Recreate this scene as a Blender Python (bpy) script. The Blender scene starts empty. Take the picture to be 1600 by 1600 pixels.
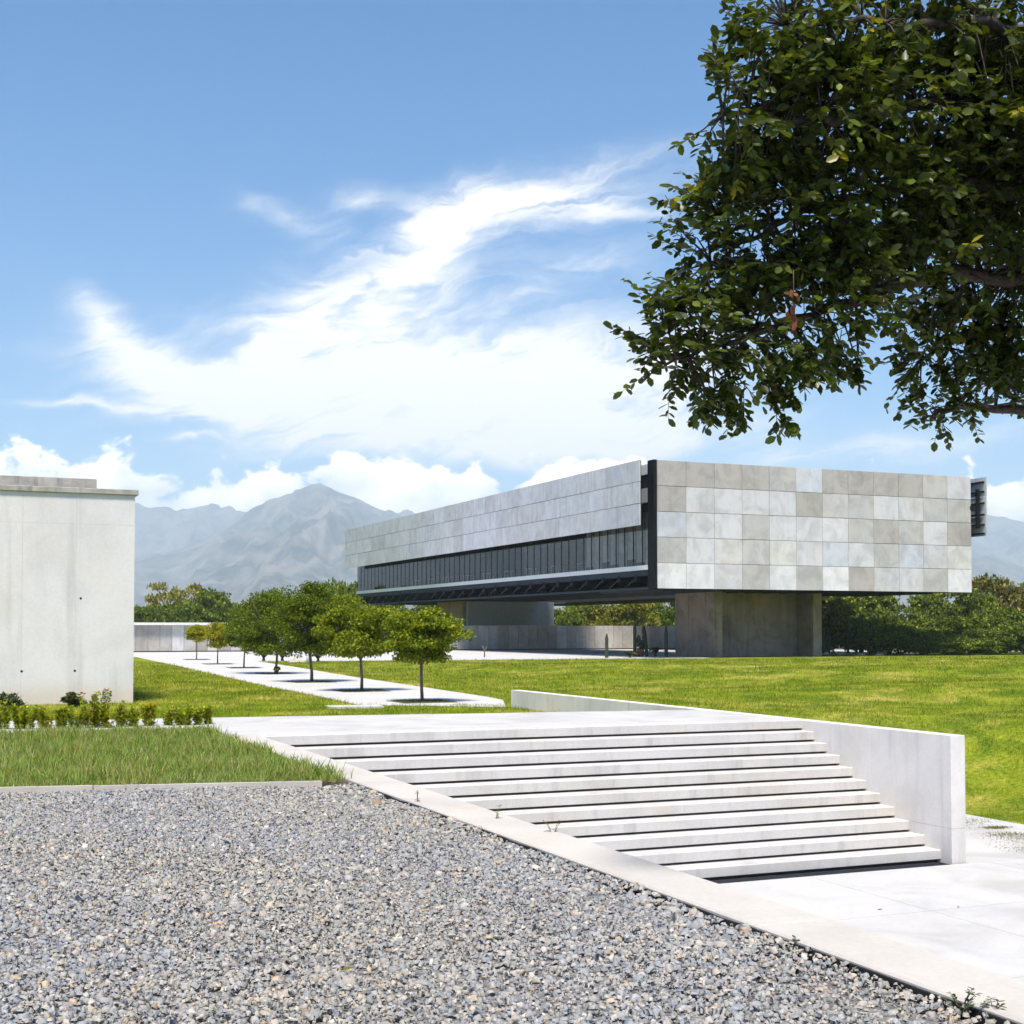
import bpy, bmesh, math, random
import numpy as np
from mathutils import Vector, Matrix, noise as mnoise

rng = np.random.default_rng(11)
random.seed(11)
SC = bpy.context.scene
COL = SC.collection

# ------------------------------------------------------------------ camera
F_PX, TH, PITCH, EYE = 2150.0, math.radians(22.83), math.radians(2.0), 1.60
HORIZON = 984.0
CY = HORIZON - F_PX * math.tan(PITCH)
cam_d = bpy.data.cameras.new('camera')
cam = bpy.data.objects.new('camera', cam_d)
COL.objects.link(cam)
cam.location = (0, 0, EYE)
cam.rotation_euler = (math.radians(90) + PITCH, 0, -TH)
cam_d.sensor_width = 36.0
cam_d.lens = F_PX / 1600 * 36.0
cam_d.shift_y = (CY - 800) / 1600
cam_d.clip_start = 0.1
cam_d.clip_end = 90000
SC.camera = cam

_Fh = np.array([math.sin(TH), math.cos(TH), 0.0])
_R = np.array([math.cos(TH), -math.sin(TH), 0.0])
_UP = np.array([0, 0, 1.0])
_F = math.cos(PITCH) * _Fh + math.sin(PITCH) * _UP
_U = -math.sin(PITCH) * _Fh + math.cos(PITCH) * _UP
EYEV = np.array([0, 0, EYE])


def ray(px, py):
    return _F + (px - 800) / F_PX * _R + (CY - py) / F_PX * _U


def on_z(px, py, z):
    d = ray(px, py)
    return EYEV + d * ((z - EYE) / d[2])


def at_depth(px, py, Z):
    d = ray(px, py)
    return EYEV + d * (Z / np.dot(d, _Fh))


# ------------------------------------------------------------------ light and world
SUN_DIR = Vector((-0.20, -0.38, 0.90)).normalized()      # towards the sun
SUN_EL = math.asin(SUN_DIR.z)
SUN_AZ = math.atan2(SUN_DIR.x, SUN_DIR.y)
sun_d = bpy.data.lights.new('sun', 'SUN')
sun_d.energy = 4.1
sun_d.angle = math.radians(12)
sun_d.color = (1.0, 0.915, 0.80)
sun = bpy.data.objects.new('sun', sun_d)
COL.objects.link(sun)
sun.rotation_euler = SUN_DIR.to_track_quat('Z', 'Y').to_euler()
sun.location = (0, -20, 60)

SC.view_settings.view_transform = 'Standard'
SC.view_settings.look = 'None'
SC.view_settings.exposure = 0.7
SC.view_settings.gamma = 1.0
SC.render.film_transparent = False
SC.cycles.max_bounces = 5
SC.cycles.use_adaptive_sampling = True
SC.cycles.adaptive_threshold = 0.03
SC.cycles.glossy_bounces = 2
SC.cycles.transmission_bounces = 2
SC.cycles.diffuse_bounces = 2
SC.cycles.transparent_max_bounces = 6
SC.cycles.volume_bounces = 2
SC.cycles.use_denoising = True


class NT:
    """small helper around a node tree"""
    def __init__(self, tree):
        self.t = tree
        tree.nodes.clear()

    def n(self, kind, **kw):
        nd = self.t.nodes.new(kind)
        for k, v in kw.items():
            setattr(nd, k, v)
        return nd

    def set(self, sock, v):
        if hasattr(v, 'is_linked') or isinstance(v, bpy.types.NodeSocket):
            self.t.links.new(v, sock)
        elif v is not None:
            sock.default_value = v

    def math(self, op, a, b=None, c=None, clamp=False):
        nd = self.n('ShaderNodeMath', operation=op, use_clamp=clamp)
        for i, v in enumerate((a, b, c)):
            if v is not None:
                self.set(nd.inputs[i], v)
        return nd.outputs[0]

    def vmath(self, op, a, b=None):
        nd = self.n('ShaderNodeVectorMath', operation=op)
        self.set(nd.inputs[0], a)
        if b is not None:
            self.set(nd.inputs[1], b)
        return nd.outputs[0]

    def mix(self, fac, a, b, blend='MIX'):
        nd = self.n('ShaderNodeMix', data_type='RGBA', blend_type=blend)
        self.set(nd.inputs[0], fac)
        self.set(nd.inputs[6], a if not isinstance(a, tuple) or len(a) == 4 else (*a, 1))
        self.set(nd.inputs[7], b if not isinstance(b, tuple) or len(b) == 4 else (*b, 1))
        return nd.outputs[2]

    def noise(self, vec, scale, detail=4, rough=0.55, dist=0.0, dim='3D'):
        nd = self.n('ShaderNodeTexNoise', noise_dimensions=dim)
        if vec is not None:
            self.set(nd.inputs['Vector'], vec)
        nd.inputs['Scale'].default_value = scale
        nd.inputs['Detail'].default_value = detail
        nd.inputs['Roughness'].default_value = rough
        nd.inputs['Distortion'].default_value = dist
        return nd.outputs['Fac']

    def ramp(self, fac, lo, hi, a=0.0, b=1.0, smooth=True):
        nd = self.n('ShaderNodeMapRange', interpolation_type='SMOOTHSTEP' if smooth else 'LINEAR')
        self.set(nd.inputs[0], fac)
        for i, v in zip((1, 2, 3, 4), (lo, hi, a, b)):
            self.set(nd.inputs[i], v)
        return nd.outputs[0]

    def xyz(self, x, y, z):
        nd = self.n('ShaderNodeCombineXYZ')
        for i, v in enumerate((x, y, z)):
            self.set(nd.inputs[i], v)
        return nd.outputs[0]

    def sep(self, v):
        nd = self.n('ShaderNodeSeparateXYZ')
        self.set(nd.inputs[0], v)
        return nd.outputs


def azel(px, py):
    d = ray(px, py)
    d = d / np.linalg.norm(d)
    return math.atan2(d[0], d[1]), math.asin(d[2])


def build_world():
    w = bpy.data.worlds.new('World')
    SC.world = w
    w.use_nodes = True
    T = NT(w.node_tree)
    sky = T.n('ShaderNodeTexSky', sky_type='NISHITA')
    sky.sun_disc = False
    sky.sun_elevation = SUN_EL
    sky.sun_rotation = SUN_AZ
    sky.altitude = 900
    sky.air_density = 1.0
    sky.dust_density = 0.9
    sky.ozone_density = 2.5
    tc = T.n('ShaderNodeTexCoord')
    d = tc.outputs['Generated']
    X, Y, Z = T.sep(d)[:3]
    az = T.math('ARCTAN2', X, Y)
    el = T.math('ARCSINE', Z)
    # slow warp so that the streaks curl
    p0 = T.xyz(T.math('MULTIPLY', az, 1.0), T.math('MULTIPLY', el, 1.6), 0.0)
    w1 = T.n('ShaderNodeTexNoise'); T.set(w1.inputs['Vector'], p0)
    w1.inputs['Scale'].default_value = 9.0; w1.inputs['Detail'].default_value = 5; w1.inputs['Roughness'].default_value = 0.6
    wv = T.sep(T.vmath('SUBTRACT', w1.outputs['Color'], (0.5, 0.5, 0.5)))
    az_w = T.math('MULTIPLY_ADD', wv[0], 0.065, az)
    el_w = T.math('MULTIPLY_ADD', wv[1], 0.045, el)
    # cirrus: elongated banks in azimuth and elevation
    banks = [  # px, py, half-length px, half-width px, angle deg (image, + = rising to the right), weight
        (800, 320, 230, 40, 14, 1.05), (650, 400, 170, 42, 33, .9), (450, 500, 110, 50, 50, 0.85), (560, 475, 140, 55, 30, .75),
        (640, 570, 340, 76, 3, 1.2), (270, 570, 170, 34, -28, .85), (330, 610, 190, 38, -12, .8),
        (780, 640, 350, 62, 3, 1.2), (900, 600, 210, 52, 12, 1.0), (520, 650, 210, 36, -10, .95),
        (150, 628, 110, 7, -1, 1.0), (310, 676, 60, 6, 0, 1.0), (430, 330, 80, 22, -12, .5), (930, 690, 230, 36, 6, .9),
        (560, 305, 90, 22, 8, .5), (1000, 330, 120, 16, -4, .5), (1330, 700, 300, 34, 5, .8), (160, 500, 50, 30, -50, .5), (740, 690, 120, 24, -14, .6),
        (900, 420, 160, 30, 10, .45), (640, 590, 520, 150, 3, .38), (820, 350, 260, 70, 12, .28)]
    tot = None
    vec = T.xyz(az_w, el_w, 0.0)
    for px, py, hl, hw, ang, wt in banks:
        a0, e0 = azel(px, py)
        mp = T.n('ShaderNodeMapping', vector_type='TEXTURE')
        T.set(mp.inputs['Vector'], vec)
        mp.inputs['Location'].default_value = (a0, e0, 0)
        mp.inputs['Rotation'].default_value = (0, 0, math.radians(ang))
        mp.inputs['Scale'].default_value = (2.1 * hl / F_PX, 2.1 * hw / F_PX, 1)
        gt = T.n('ShaderNodeTexGradient', gradient_type='QUADRATIC_SPHERE')
        T.set(gt.inputs[0], mp.outputs[0])
        tot = T.math('MULTIPLY_ADD', gt.outputs['Fac'], wt * 1.5, 0.0 if tot is None else tot)
    # fibrous structure
    rot = T.xyz(T.math('ADD', T.math('MULTIPLY', az_w, 1.0), T.math('MULTIPLY', el_w, 0.25)),
                T.math('MULTIPLY', T.math('SUBTRACT', el_w, T.math('MULTIPLY', az_w, 0.22)), 4.2), 3.0)
    fib = T.noise(rot, 13.0, 7, 0.62, 0.5)
    soft = T.noise(p0, 6.0, 5, 0.55, 0.4)
    general = T.math('MULTIPLY', T.ramp(soft, 0.56, 0.78), 0.35)     # thin veil everywhere in the sky
    low = T.ramp(el, 0.02, 0.55, 1.0, 0.25)
    dens = T.math('ADD', tot, T.math('MULTIPLY', general, low))
    cir = T.math('MULTIPLY', dens, T.math('ADD', T.ramp(fib, 0.27, 0.74, 0.30, 1.15), 0.0))
    cir = T.ramp(cir, 0.03, 1.35, 0.0, 0.96)
    # cumulus bank low above the horizon, all the way round
    pc = T.xyz(az, T.math('MULTIPLY', el, 1.25), 7.0)
    puff = T.noise(pc, 17.0, 7, 0.56, 0.15)
    hump = T.noise(T.xyz(az, 0.0, 2.0), 7.5, 3, 0.6)
    top = T.math('MULTIPLY_ADD', T.math('SUBTRACT', hump, 0.5), 0.080, T.ramp(az, 0.42, 0.62, 0.121, 0.090))
    over = T.math('DIVIDE', T.math('SUBTRACT', top, el), 0.040)
    cum = T.math('ADD', T.math('MULTIPLY', T.math('SUBTRACT', puff, 0.5), 4.6), over)
    cumd = T.ramp(cum, 0.0, 0.26, 0.0, 0.96)
    shade = T.ramp(T.noise(T.xyz(az, T.math('MULTIPLY', T.math('SUBTRACT', el, 0.006), 1.25), 7.0), 17.0, 4, 0.5), 0.36, 0.62)
    ccol = T.mix(shade, (8.6, 8.6, 8.8), (15.5, 14.0, 12.3))
    hs = T.n('ShaderNodeHueSaturation')
    hs.inputs['Saturation'].default_value = 1.42
    hs.inputs['Value'].default_value = 1.06
    T.set(hs.inputs['Color'], sky.outputs[0])
    s1 = T.mix(cir, hs.outputs[0], (8.9, 8.45, 7.9))
    s2 = T.mix(cumd, s1, ccol)
    bg = T.n('ShaderNodeBackground')
    T.set(bg.inputs[0], s2)
    bg.inputs[1].default_value = 0.10
    out = T.n('ShaderNodeOutputWorld')
    T.t.links.new(bg.outputs[0], out.inputs[0])
    w.cycles.sampling_method = 'MANUAL'
    w.cycles.sample_map_resolution = 512


build_world()


# ------------------------------------------------------------------ materials
def new_mat(name):
    m = bpy.data.materials.new(name)
    m.use_nodes = True
    T = NT(m.node_tree)
    out = T.n('ShaderNodeOutputMaterial')
    b = T.n('ShaderNodeBsdfPrincipled')
    T.t.links.new(b.outputs[0], out.inputs[0])
    return m, T, b, out


def bump(T, b, h, strength, dist=0.01):
    nd = T.n('ShaderNodeBump')
    nd.inputs['Strength'].default_value = strength
    nd.inputs['Distance'].default_value = dist
    T.set(nd.inputs['Height'], h)
    T.t.links.new(nd.outputs[0], b.inputs['Normal'])


ZP_ = -0.45


def concrete(name, col, blot=0.12, streak=0.10, scale=1.0, warm=(1.0, 0.97, 0.92), use_obj_color=False, rough=0.82, pits=0.25, blot_scale=0.9, splash=False):
    m, T, b, out = new_mat(name)
    geo = T.n('ShaderNodeNewGeometry')
    P = geo.outputs['Position']
    x, y, z = T.sep(P)[:3]
    base = T.n('ShaderNodeRGB').outputs[0]
    base.default_value = (*col, 1)
    if use_obj_color:
        oi = T.n('ShaderNodeObjectInfo')
        base = T.mix(1.0, base, oi.outputs['Color'], 'MULTIPLY')
        P = T.vmath('ADD', P, T.xyz(T.math('MULTIPLY', oi.outputs['Random'], 40.0), T.math('MULTIPLY', oi.outputs['Random'], 17.0), 0.0))
    n1 = T.noise(P, blot_scale * scale, 6, 0.62, 0.6)
    n2 = T.noise(T.vmath('MULTIPLY', P, (1.0, 1.0, 0.07)), 3.2 * scale, 5, 0.6)
    n3 = T.noise(P, 26 * scale, 3, 0.6)
    f1 = T.ramp(n1, 0.38, 0.68, 1.0, 1.0 - blot * 2.2)
    f2 = T.ramp(n2, 0.50, 0.75, 1.0, 1.0 - streak * 2.0)
    f3 = T.ramp(n3, 0.3, 0.7, 0.965, 1.03)
    f = T.math('MULTIPLY', T.math('MULTIPLY', f1, f2), f3)
    c = T.mix(1.0, base, T.xyz(f, f, f), 'MULTIPLY')
    c = T.mix(T.ramp(T.noise(P, 0.55 * scale, 4, 0.6), 0.45, 0.7), c, T.mix(1.0, c, (*warm, 1), 'MULTIPLY'))
    if use_obj_color:
        st1 = T.ramp(T.noise(T.vmath('MULTIPLY', P, (5.0, 5.0, 0.45)), 1.3, 6, 0.7), 0.52, 0.74, 0.0, 0.30)
        sp1 = T.ramp(T.noise(P, 3.4, 8, 0.75, 1.2), 0.56, 0.72, 0.0, 0.28)
        c = T.mix(st1, c, T.mix(1.0, c, (0.70, 0.68, 0.64, 1), 'MULTIPLY'))
        c = T.mix(sp1, c, (0.74, 0.74, 0.75, 1))
    if pits:
        vo = T.n('ShaderNodeTexVoronoi'); T.set(vo.inputs['Vector'], P); vo.inputs['Scale'].default_value = 9 * scale
        pit = T.math('MULTIPLY', T.ramp(vo.outputs['Distance'], 0.03, 0.09, 1.0, 0.0), T.ramp(T.noise(P, 1.4, 3), 0.55, 0.62))
        c = T.mix(T.math('MULTIPLY', pit, pits), c, (0.16, 0.15, 0.14, 1))
    if splash:
        hh = T.math('ADD', T.math('SUBTRACT', z, ZP_), T.math('MULTIPLY', T.math('SUBTRACT', n1, 0.5), 0.9))
        c = T.mix(T.ramp(hh, 0.1, 0.75, 0.55, 0.0), c, (0.60, 0.50, 0.40, 1))
    T.set(b.inputs['Base Color'], c)
    b.inputs['Roughness'].default_value = rough
    b.inputs['Specular IOR Level'].default_value = 0.3
    bump(T, b, T.math('ADD', n3, T.math('MULTIPLY', n1, 0.6)), 0.25, 0.006)
    return m


def plain(name, col, rough=0.6, metal=0.0, spec=0.4, vary=0.08, vscale=6.0):
    m, T, b, out = new_mat(name)
    geo = T.n('ShaderNodeNewGeometry')
    f = T.ramp(T.noise(geo.outputs['Position'], vscale, 4), 0.3, 0.7, 1 - vary, 1 + vary)
    T.set(b.inputs['Base Color'], T.mix(1.0, (*col, 1), T.xyz(f, f, f), 'MULTIPLY'))
    b.inputs['Roughness'].default_value = rough
    b.inputs['Metallic'].default_value = metal
    b.inputs['Specular IOR Level'].default_value = spec
    return m


def leafy(name, trans=0.35, gloss=0.25, rough=0.45):
    """foliage: colour from the point attribute 'tint'; thin leaves let light through"""
    m, T, b, out = new_mat(name)
    at = T.n('ShaderNodeAttribute', attribute_name='tint')
    T.set(b.inputs['Base Color'], at.outputs['Color'])
    b.inputs['Roughness'].default_value = rough
    b.inputs['Specular IOR Level'].default_value = gloss
    tr = T.n('ShaderNodeBsdfTranslucent')
    T.set(tr.inputs[0], T.mix(1.0, at.outputs['Color'], (1.5, 1.35, 0.55, 1), 'MULTIPLY'))
    mx = T.n('ShaderNodeMixShader')
    mx.inputs[0].default_value = trans
    T.t.links.new(b.outputs[0], mx.inputs[1])
    T.t.links.new(tr.outputs[0], mx.inputs[2])
    T.t.links.new(mx.outputs[0], out.inputs[0])
    return m


def lawn_color(T, P):
    big = T.noise(P, 0.30, 6, 0.68, 0.4)
    mid = T.noise(T.vmath('MULTIPLY', P, (1.0, 0.8, 1.0)), 0.7, 5, 0.65, 0.5)
    fine = T.noise(P, 9.0, 3, 0.7)
    c = T.mix(T.ramp(mid, 0.35, 0.65), (0.115, 0.175, 0.014, 1), (0.245, 0.285, 0.024, 1))
    c = T.mix(T.math('MULTIPLY', T.ramp(big, 0.46, 0.66), T.ramp(mid, 0.40, 0.62, 0.12, 0.95)), c, (0.46, 0.39, 0.095, 1))
    f = T.ramp(fine, 0.25, 0.75, 0.62, 1.36)
    return T.mix(1.0, c, T.xyz(f, f, f), 'MULTIPLY'), fine


def lawn_material(name, blades):
    m, T, b, out = new_mat(name)
    geo = T.n('ShaderNodeNewGeometry')
    P = T.vmath('MULTIPLY', geo.outputs['Position'], (1, 1, 0.0))
    c, fine = lawn_color(T, P)
    if blades:
        at = T.n('ShaderNodeAttribute', attribute_name='tint')
        c = T.mix(1.0, c, at.outputs['Color'], 'MULTIPLY')
    T.set(b.inputs['Base Color'], c)
    b.inputs['Roughness'].default_value = 0.75
    b.inputs['Specular IOR Level'].default_value = 0.0
    if blades:
        tr = T.n('ShaderNodeBsdfTranslucent')
        T.set(tr.inputs[0], c)
        mx = T.n('ShaderNodeMixShader'); mx.inputs[0].default_value = 0.35
        T.t.links.new(b.outputs[0], mx.inputs[1]); T.t.links.new(tr.outputs[0], mx.inputs[2])
        T.t.links.new(mx.outputs[0], out.inputs[0])
    else:
        bump(T, b, T.math('ADD', fine, T.noise(P, 30, 2)), 0.7, 0.05)
    return m


M = {}
M['plaza'] = concrete('pale_concrete_paving', (0.56, 0.545, 0.525), 0.085, 0.0, 0.8, pits=0.0)
M['path'] = concrete('white_concrete_path', (0.59, 0.575, 0.56), 0.05, 0.0, 0.6, pits=0.0)
M['step'] = concrete('step_concrete', (0.60, 0.58, 0.56), 0.05, 0.10, 1.2, pits=0.12)
M['wall'] = concrete('board_marked_concrete', (0.75, 0.715, 0.68), 0.06, 0.08, 1.1, pits=0.35)
M['kerb'] = concrete('kerb_concrete', (0.575, 0.535, 0.485), 0.06, 0.0, 1.0, pits=0.1)
M['block'] = concrete('weathered_white_concrete', (0.77, 0.74, 0.75), 0.05, 0.11, 0.55, warm=(1.0, .955, .90), pits=0.08, splash=True)
M['coping'] = concrete('stained_coping_concrete', (0.47, 0.45, 0.41), 0.16, 0.22, 1.6, pits=0.2)
M['panel'] = concrete('precast_panel', (0.665, 0.65, 0.69), 0.10, 0.04, 1.0, warm=(1.0, .97, .93), use_obj_color=True, pits=0.0, blot_scale=0.75)
M['screen'] = concrete('screen_panel_concrete', (0.57, 0.58, 0.635), 0.08, 0.14, 1.0, use_obj_color=True, pits=0.0)
M['pier'] = concrete('pier_concrete', (0.31, 0.245, 0.205), 0.16, 0.16, 0.7, pits=0.1)
M['fence'] = concrete('boundary_panel_concrete', (0.50, 0.49, 0.475), 0.12, 0.10, 0.8, use_obj_color=True, pits=0.0)
M['white'] = plain('white_paint', (0.72, 0.73, 0.74), 0.6)
M['greypanel'] = plain('grey_cladding', (0.42, 0.45, 0.50), 0.6)
M['dark'] = plain('dark_steel', (0.012, 0.013, 0.018), 0.7, 0.0, 0.06)
M['steel'] = plain('blue_grey_steel', (0.035, 0.042, 0.058), 0.7, 0.0, 0.1)
M['black'] = plain('black_membrane', (0.012, 0.012, 0.012), 0.9, vary=0.3)
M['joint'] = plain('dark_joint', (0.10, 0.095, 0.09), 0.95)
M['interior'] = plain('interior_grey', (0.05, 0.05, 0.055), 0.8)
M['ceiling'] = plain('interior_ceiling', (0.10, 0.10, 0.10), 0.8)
M['redwood'] = plain('reddish_wood', (0.19, 0.055, 0.03), 0.5)
M['soil'] = plain('soil', (0.13, 0.105, 0.06), 0.95, vary=0.4, vscale=9)
M['lawn'] = lawn_material('lawn_ground', False)
M['blades'] = lawn_material('lawn_blades', True)
M['leaf'] = leafy('leaf', 0.30, 0.45, 0.38)
M['softleaf'] = leafy('soft_leaf', 0.38, 0.15, 0.6)
M['farleaf'] = leafy('far_leaf', 0.25, 0.10, 0.7)
M['bark'] = plain('bark', (0.075, 0.06, 0.05), 0.9, vary=0.35, vscale=30)
M['palebark'] = plain('pale_bark', (0.16, 0.125, 0.10), 0.9, vary=0.3, vscale=40)
M['stem'] = plain('green_stem', (0.13, 0.14, 0.045), 0.8)
M['cactus'] = plain('cactus_green', (0.035, 0.050, 0.028), 0.7, vary=0.25)
M['petal'] = plain('pink_petal', (0.75, 0.24, 0.27), 0.6)
M['redpetal'] = plain('red_petal', (0.42, 0.02, 0.03), 0.6)
M['rock'] = plain('pale_rock', (0.50, 0.45, 0.36), 0.9, vary=0.2)
M['terracotta'] = plain('terracotta', (0.22, 0.06, 0.035), 0.8)
M['dryleaf'] = plain('dry_leaf', (0.22, 0.13, 0.06), 0.8, vary=0.5, vscale=3)


def stone_mat():
    m, T, b, out = new_mat('gravel_stone')
    at = T.n('ShaderNodeAttribute', attribute_name='tint')
    geo = T.n('ShaderNodeNewGeometry')
    f = T.ramp(T.noise(geo.outputs['Position'], 90, 4, 0.6), 0.3, 0.7, 0.82, 1.15)
    T.set(b.inputs['Base Color'], T.mix(1.0, at.outputs['Color'], T.xyz(f, f, f), 'MULTIPLY'))
    b.inputs['Roughness'].default_value = 0.8
    b.inputs['Specular IOR Level'].default_value = 0.25
    return m


M['stone'] = stone_mat()


def gravel_ground():
    m, T, b, out = new_mat('gravel_ground')
    geo = T.n('ShaderNodeNewGeometry')
    vo = T.n('ShaderNodeTexVoronoi'); T.set(vo.inputs['Vector'], geo.outputs['Position']); vo.inputs['Scale'].default_value = 28
    g = T.sep(vo.outputs['Color'])[0]
    T.set(b.inputs['Base Color'], T.mix(g, (0.11, 0.105, 0.10, 1), (0.26, 0.25, 0.235, 1)))
    b.inputs['Roughness'].default_value = 0.95
    bump(T, b, vo.outputs['Distance'], 1.0, 0.02)
    return m


M['gravel'] = gravel_ground()


def glass_mat():
    m, T, b, out = new_mat('tinted_glass')
    gl = T.n('ShaderNodeBsdfGlossy'); gl.inputs['Roughness'].default_value = 0.02; gl.inputs[0].default_value = (0.85, 0.88, 0.9, 1)
    tr = T.n('ShaderNodeBsdfTransparent'); tr.inputs[0].default_value = (0.62, 0.64, 0.66, 1)
    fr = T.n('ShaderNodeFresnel'); fr.inputs[0].default_value = 1.5
    mx = T.n('ShaderNodeMixShader')
    gg = T.n('ShaderNodeNewGeometry')
    front = T.math('SUBTRACT', 1.0, gg.outputs['Backfacing'])
    T.set(mx.inputs[0], T.math('MULTIPLY', T.math('MULTIPLY', fr.outputs[0], 1.1, clamp=True), front))
    T.t.links.new(tr.outputs[0], mx.inputs[1]); T.t.links.new(gl.outputs[0], mx.inputs[2])
    T.t.links.new(mx.outputs[0], out.inputs[0])
    return m


M['glass'] = glass_mat()


def rock_far(name, lo, hi):
    m, T, b, out = new_mat(name)
    geo = T.n('ShaderNodeNewGeometry')
    n1 = T.noise(geo.outputs['Position'], 0.0045, 9, 0.72, 0.8)
    T.set(b.inputs['Base Color'], T.mix(T.ramp(n1, 0.35, 0.65), (*lo, 1), (*hi, 1)))
    b.inputs['Roughness'].default_value = 1.0
    b.inputs['Specular IOR Level'].default_value = 0.0
    return m


M['mount'] = rock_far('mountain_scrub', (0.03, 0.045, 0.05), (0.23, 0.205, 0.175))
M['far_ground'] = rock_far('valley_ground', (0.07, 0.085, 0.03), (0.15, 0.14, 0.07))


# ------------------------------------------------------------------ object helpers
def link(o, parent=None):
    COL.objects.link(o)
    if parent is not None:
        o.parent = parent
        o.matrix_parent_inverse = Matrix.Translation(-parent_loc(parent))
    return o


def parent_loc(p):
    return Vector(p.location)       # every part keeps world coordinates, so its own location is where it stands


def tag(o, label=None, cat=None, group=None, kind=None):
    if label: o['label'] = label
    if cat: o['category'] = cat
    if group: o['group'] = group
    if kind: o['kind'] = kind
    return o


def thing(name, label, cat, loc=(0, 0, 0), group=None):
    o = bpy.data.objects.new(name, None)
    o.empty_display_size = 0.3
    COL.objects.link(o)
    o.location = Vector([float(v) for v in loc])
    return tag(o, label, cat, group)


def mesh_obj(name, me, mat, parent=None):
    if mat is not None and not me.materials:
        me.materials.append(mat)
    return link(bpy.data.objects.new(name, me), parent)


def pydata(name, verts, faces, mat, parent=None, smooth=False):
    me = bpy.data.meshes.new(name)
    me.from_pydata([tuple(map(float, v)) for v in verts], [], faces)
    if smooth:
        me.polygons.foreach_set('use_smooth', [True] * len(me.polygons))
    me.update()
    return mesh_obj(name, me, mat, parent)


def np_mesh(name, V, Fc, mat, parent=None, tint=None, smooth=False):
    """V (n,3), Fc (m,k) -> one mesh object, fast"""
    me = bpy.data.meshes.new(name)
    V = np.ascontiguousarray(V, dtype=np.float32); Fc = np.ascontiguousarray(Fc, dtype=np.int32)
    m, k = Fc.shape
    me.vertices.add(len(V)); me.vertices.foreach_set('co', V.ravel())
    me.loops.add(m * k); me.loops.foreach_set('vertex_index', Fc.ravel())
    me.polygons.add(m); me.polygons.foreach_set('loop_start', np.arange(0, m * k, k, dtype=np.int32))
    if smooth:
        me.polygons.foreach_set('use_smooth', np.ones(m, dtype=bool))
    me.update(calc_edges=True)
    if tint is not None:
        at = me.attributes.new('tint', 'FLOAT_COLOR', 'POINT')
        c = np.ones((len(V), 4), dtype=np.float32); c[:, :3] = tint
        at.data.foreach_set('color', c.ravel())
    return mesh_obj(name, me, mat, parent)


def box_mesh(name, size, bevel=0.0, mat=None):
    bm = bmesh.new()
    bmesh.ops.create_cube(bm, size=1.0, matrix=Matrix.Diagonal((*size, 1)))
    if bevel:
        bmesh.ops.bevel(bm, geom=bm.edges[:], offset=bevel, segments=1, affect='EDGES', profile=0.5)
    me = bpy.data.meshes.new(name)
    bm.to_mesh(me); bm.free()
    if mat is not None:
        me.materials.append(mat)
    return me


def box(name, x, y, z, mat, parent=None, bevel=0.0):
    c = Vector(((x[0] + x[1]) / 2, (y[0] + y[1]) / 2, (z[0] + z[1]) / 2))
    me = box_mesh(name, (abs(x[1] - x[0]), abs(y[1] - y[0]), abs(z[1] - z[0])), bevel, mat)
    o = bpy.data.objects.new(name, me)
    COL.objects.link(o)
    o.location = c
    if parent is not None:
        o.parent = parent
        o.matrix_parent_inverse = Matrix.Translation(-parent_loc(parent))
    return o


def prism(name, pts, z0, z1, mat, parent=None):
    n = len(pts)
    V = [(p[0], p[1], z0) for p in pts] + [(p[0], p[1], z1) for p in pts]
    Fc = [tuple(range(n))[::-1], tuple(range(n, 2 * n))] + [(i, (i + 1) % n, n + (i + 1) % n, n + i) for i in range(n)]
    return pydata(name, V, Fc, mat, parent)


def tubes(name, paths, mat, parent=None, sides=7):
    """paths: list of (points, radii) -> one mesh of tapered tubes with closed ends"""
    V, Fc = [], []
    for pts, rad in paths:
        pts = [Vector([float(c) for c in p]) for p in pts]
        b0 = len(V)
        for i, p in enumerate(pts):
            t = (pts[min(i + 1, len(pts) - 1)] - pts[max(i - 1, 0)]).normalized()
            a = t.orthogonal().normalized() if i == 0 else (a - t * a.dot(t)).normalized()
            bb = t.cross(a)
            for k in range(sides):
                th = 2 * math.pi * k / sides
                V.append(p + (a * math.cos(th) + bb * math.sin(th)) * rad[i])
        for i in range(len(pts) - 1):
            for k in range(sides):
                q = b0 + i * sides
                Fc.append((q + k, q + (k + 1) % sides, q + sides + (k + 1) % sides, q + sides + k))
        Fc.append(tuple(b0 + k for k in range(sides))[::-1])
        Fc.append(tuple(b0 + (len(pts) - 1) * sides + k for k in range(sides)))
    return pydata(name, V, Fc, mat, parent, smooth=True)


# leaf-like instances baked into one mesh -------------------------------------
LEAF_V = np.array([[0, 0, 0], [-.26, .38, .05], [.26, .38, .05], [0, .42, -.03], [-.22, .78, .04], [.22, .78, .04], [0, 1.0, -.03]])
LEAF_F = np.array([[0, 3, 1], [0, 2, 3], [1, 3, 4], [3, 2, 5], [3, 6, 4], [3, 5, 6]])
CARD_V = np.array([[0, 0, 0], [-.30, .5, .06], [.30, .5, .06], [0, 1.0, 0]])
CARD_F = np.array([[0, 2, 1], [1, 2, 3]])
BLADE_V = np.array([[-.5, 0, 0], [.5, 0, 0], [-.38, .5, 0], [.38, .5, 0], [0, 1.0, 0]])
BLADE_F = np.array([[0, 1, 3], [0, 3, 2], [2, 3, 4]])


def unit(a):
    return a / np.maximum(np.linalg.norm(a, axis=1, keepdims=True), 1e-9)


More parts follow.
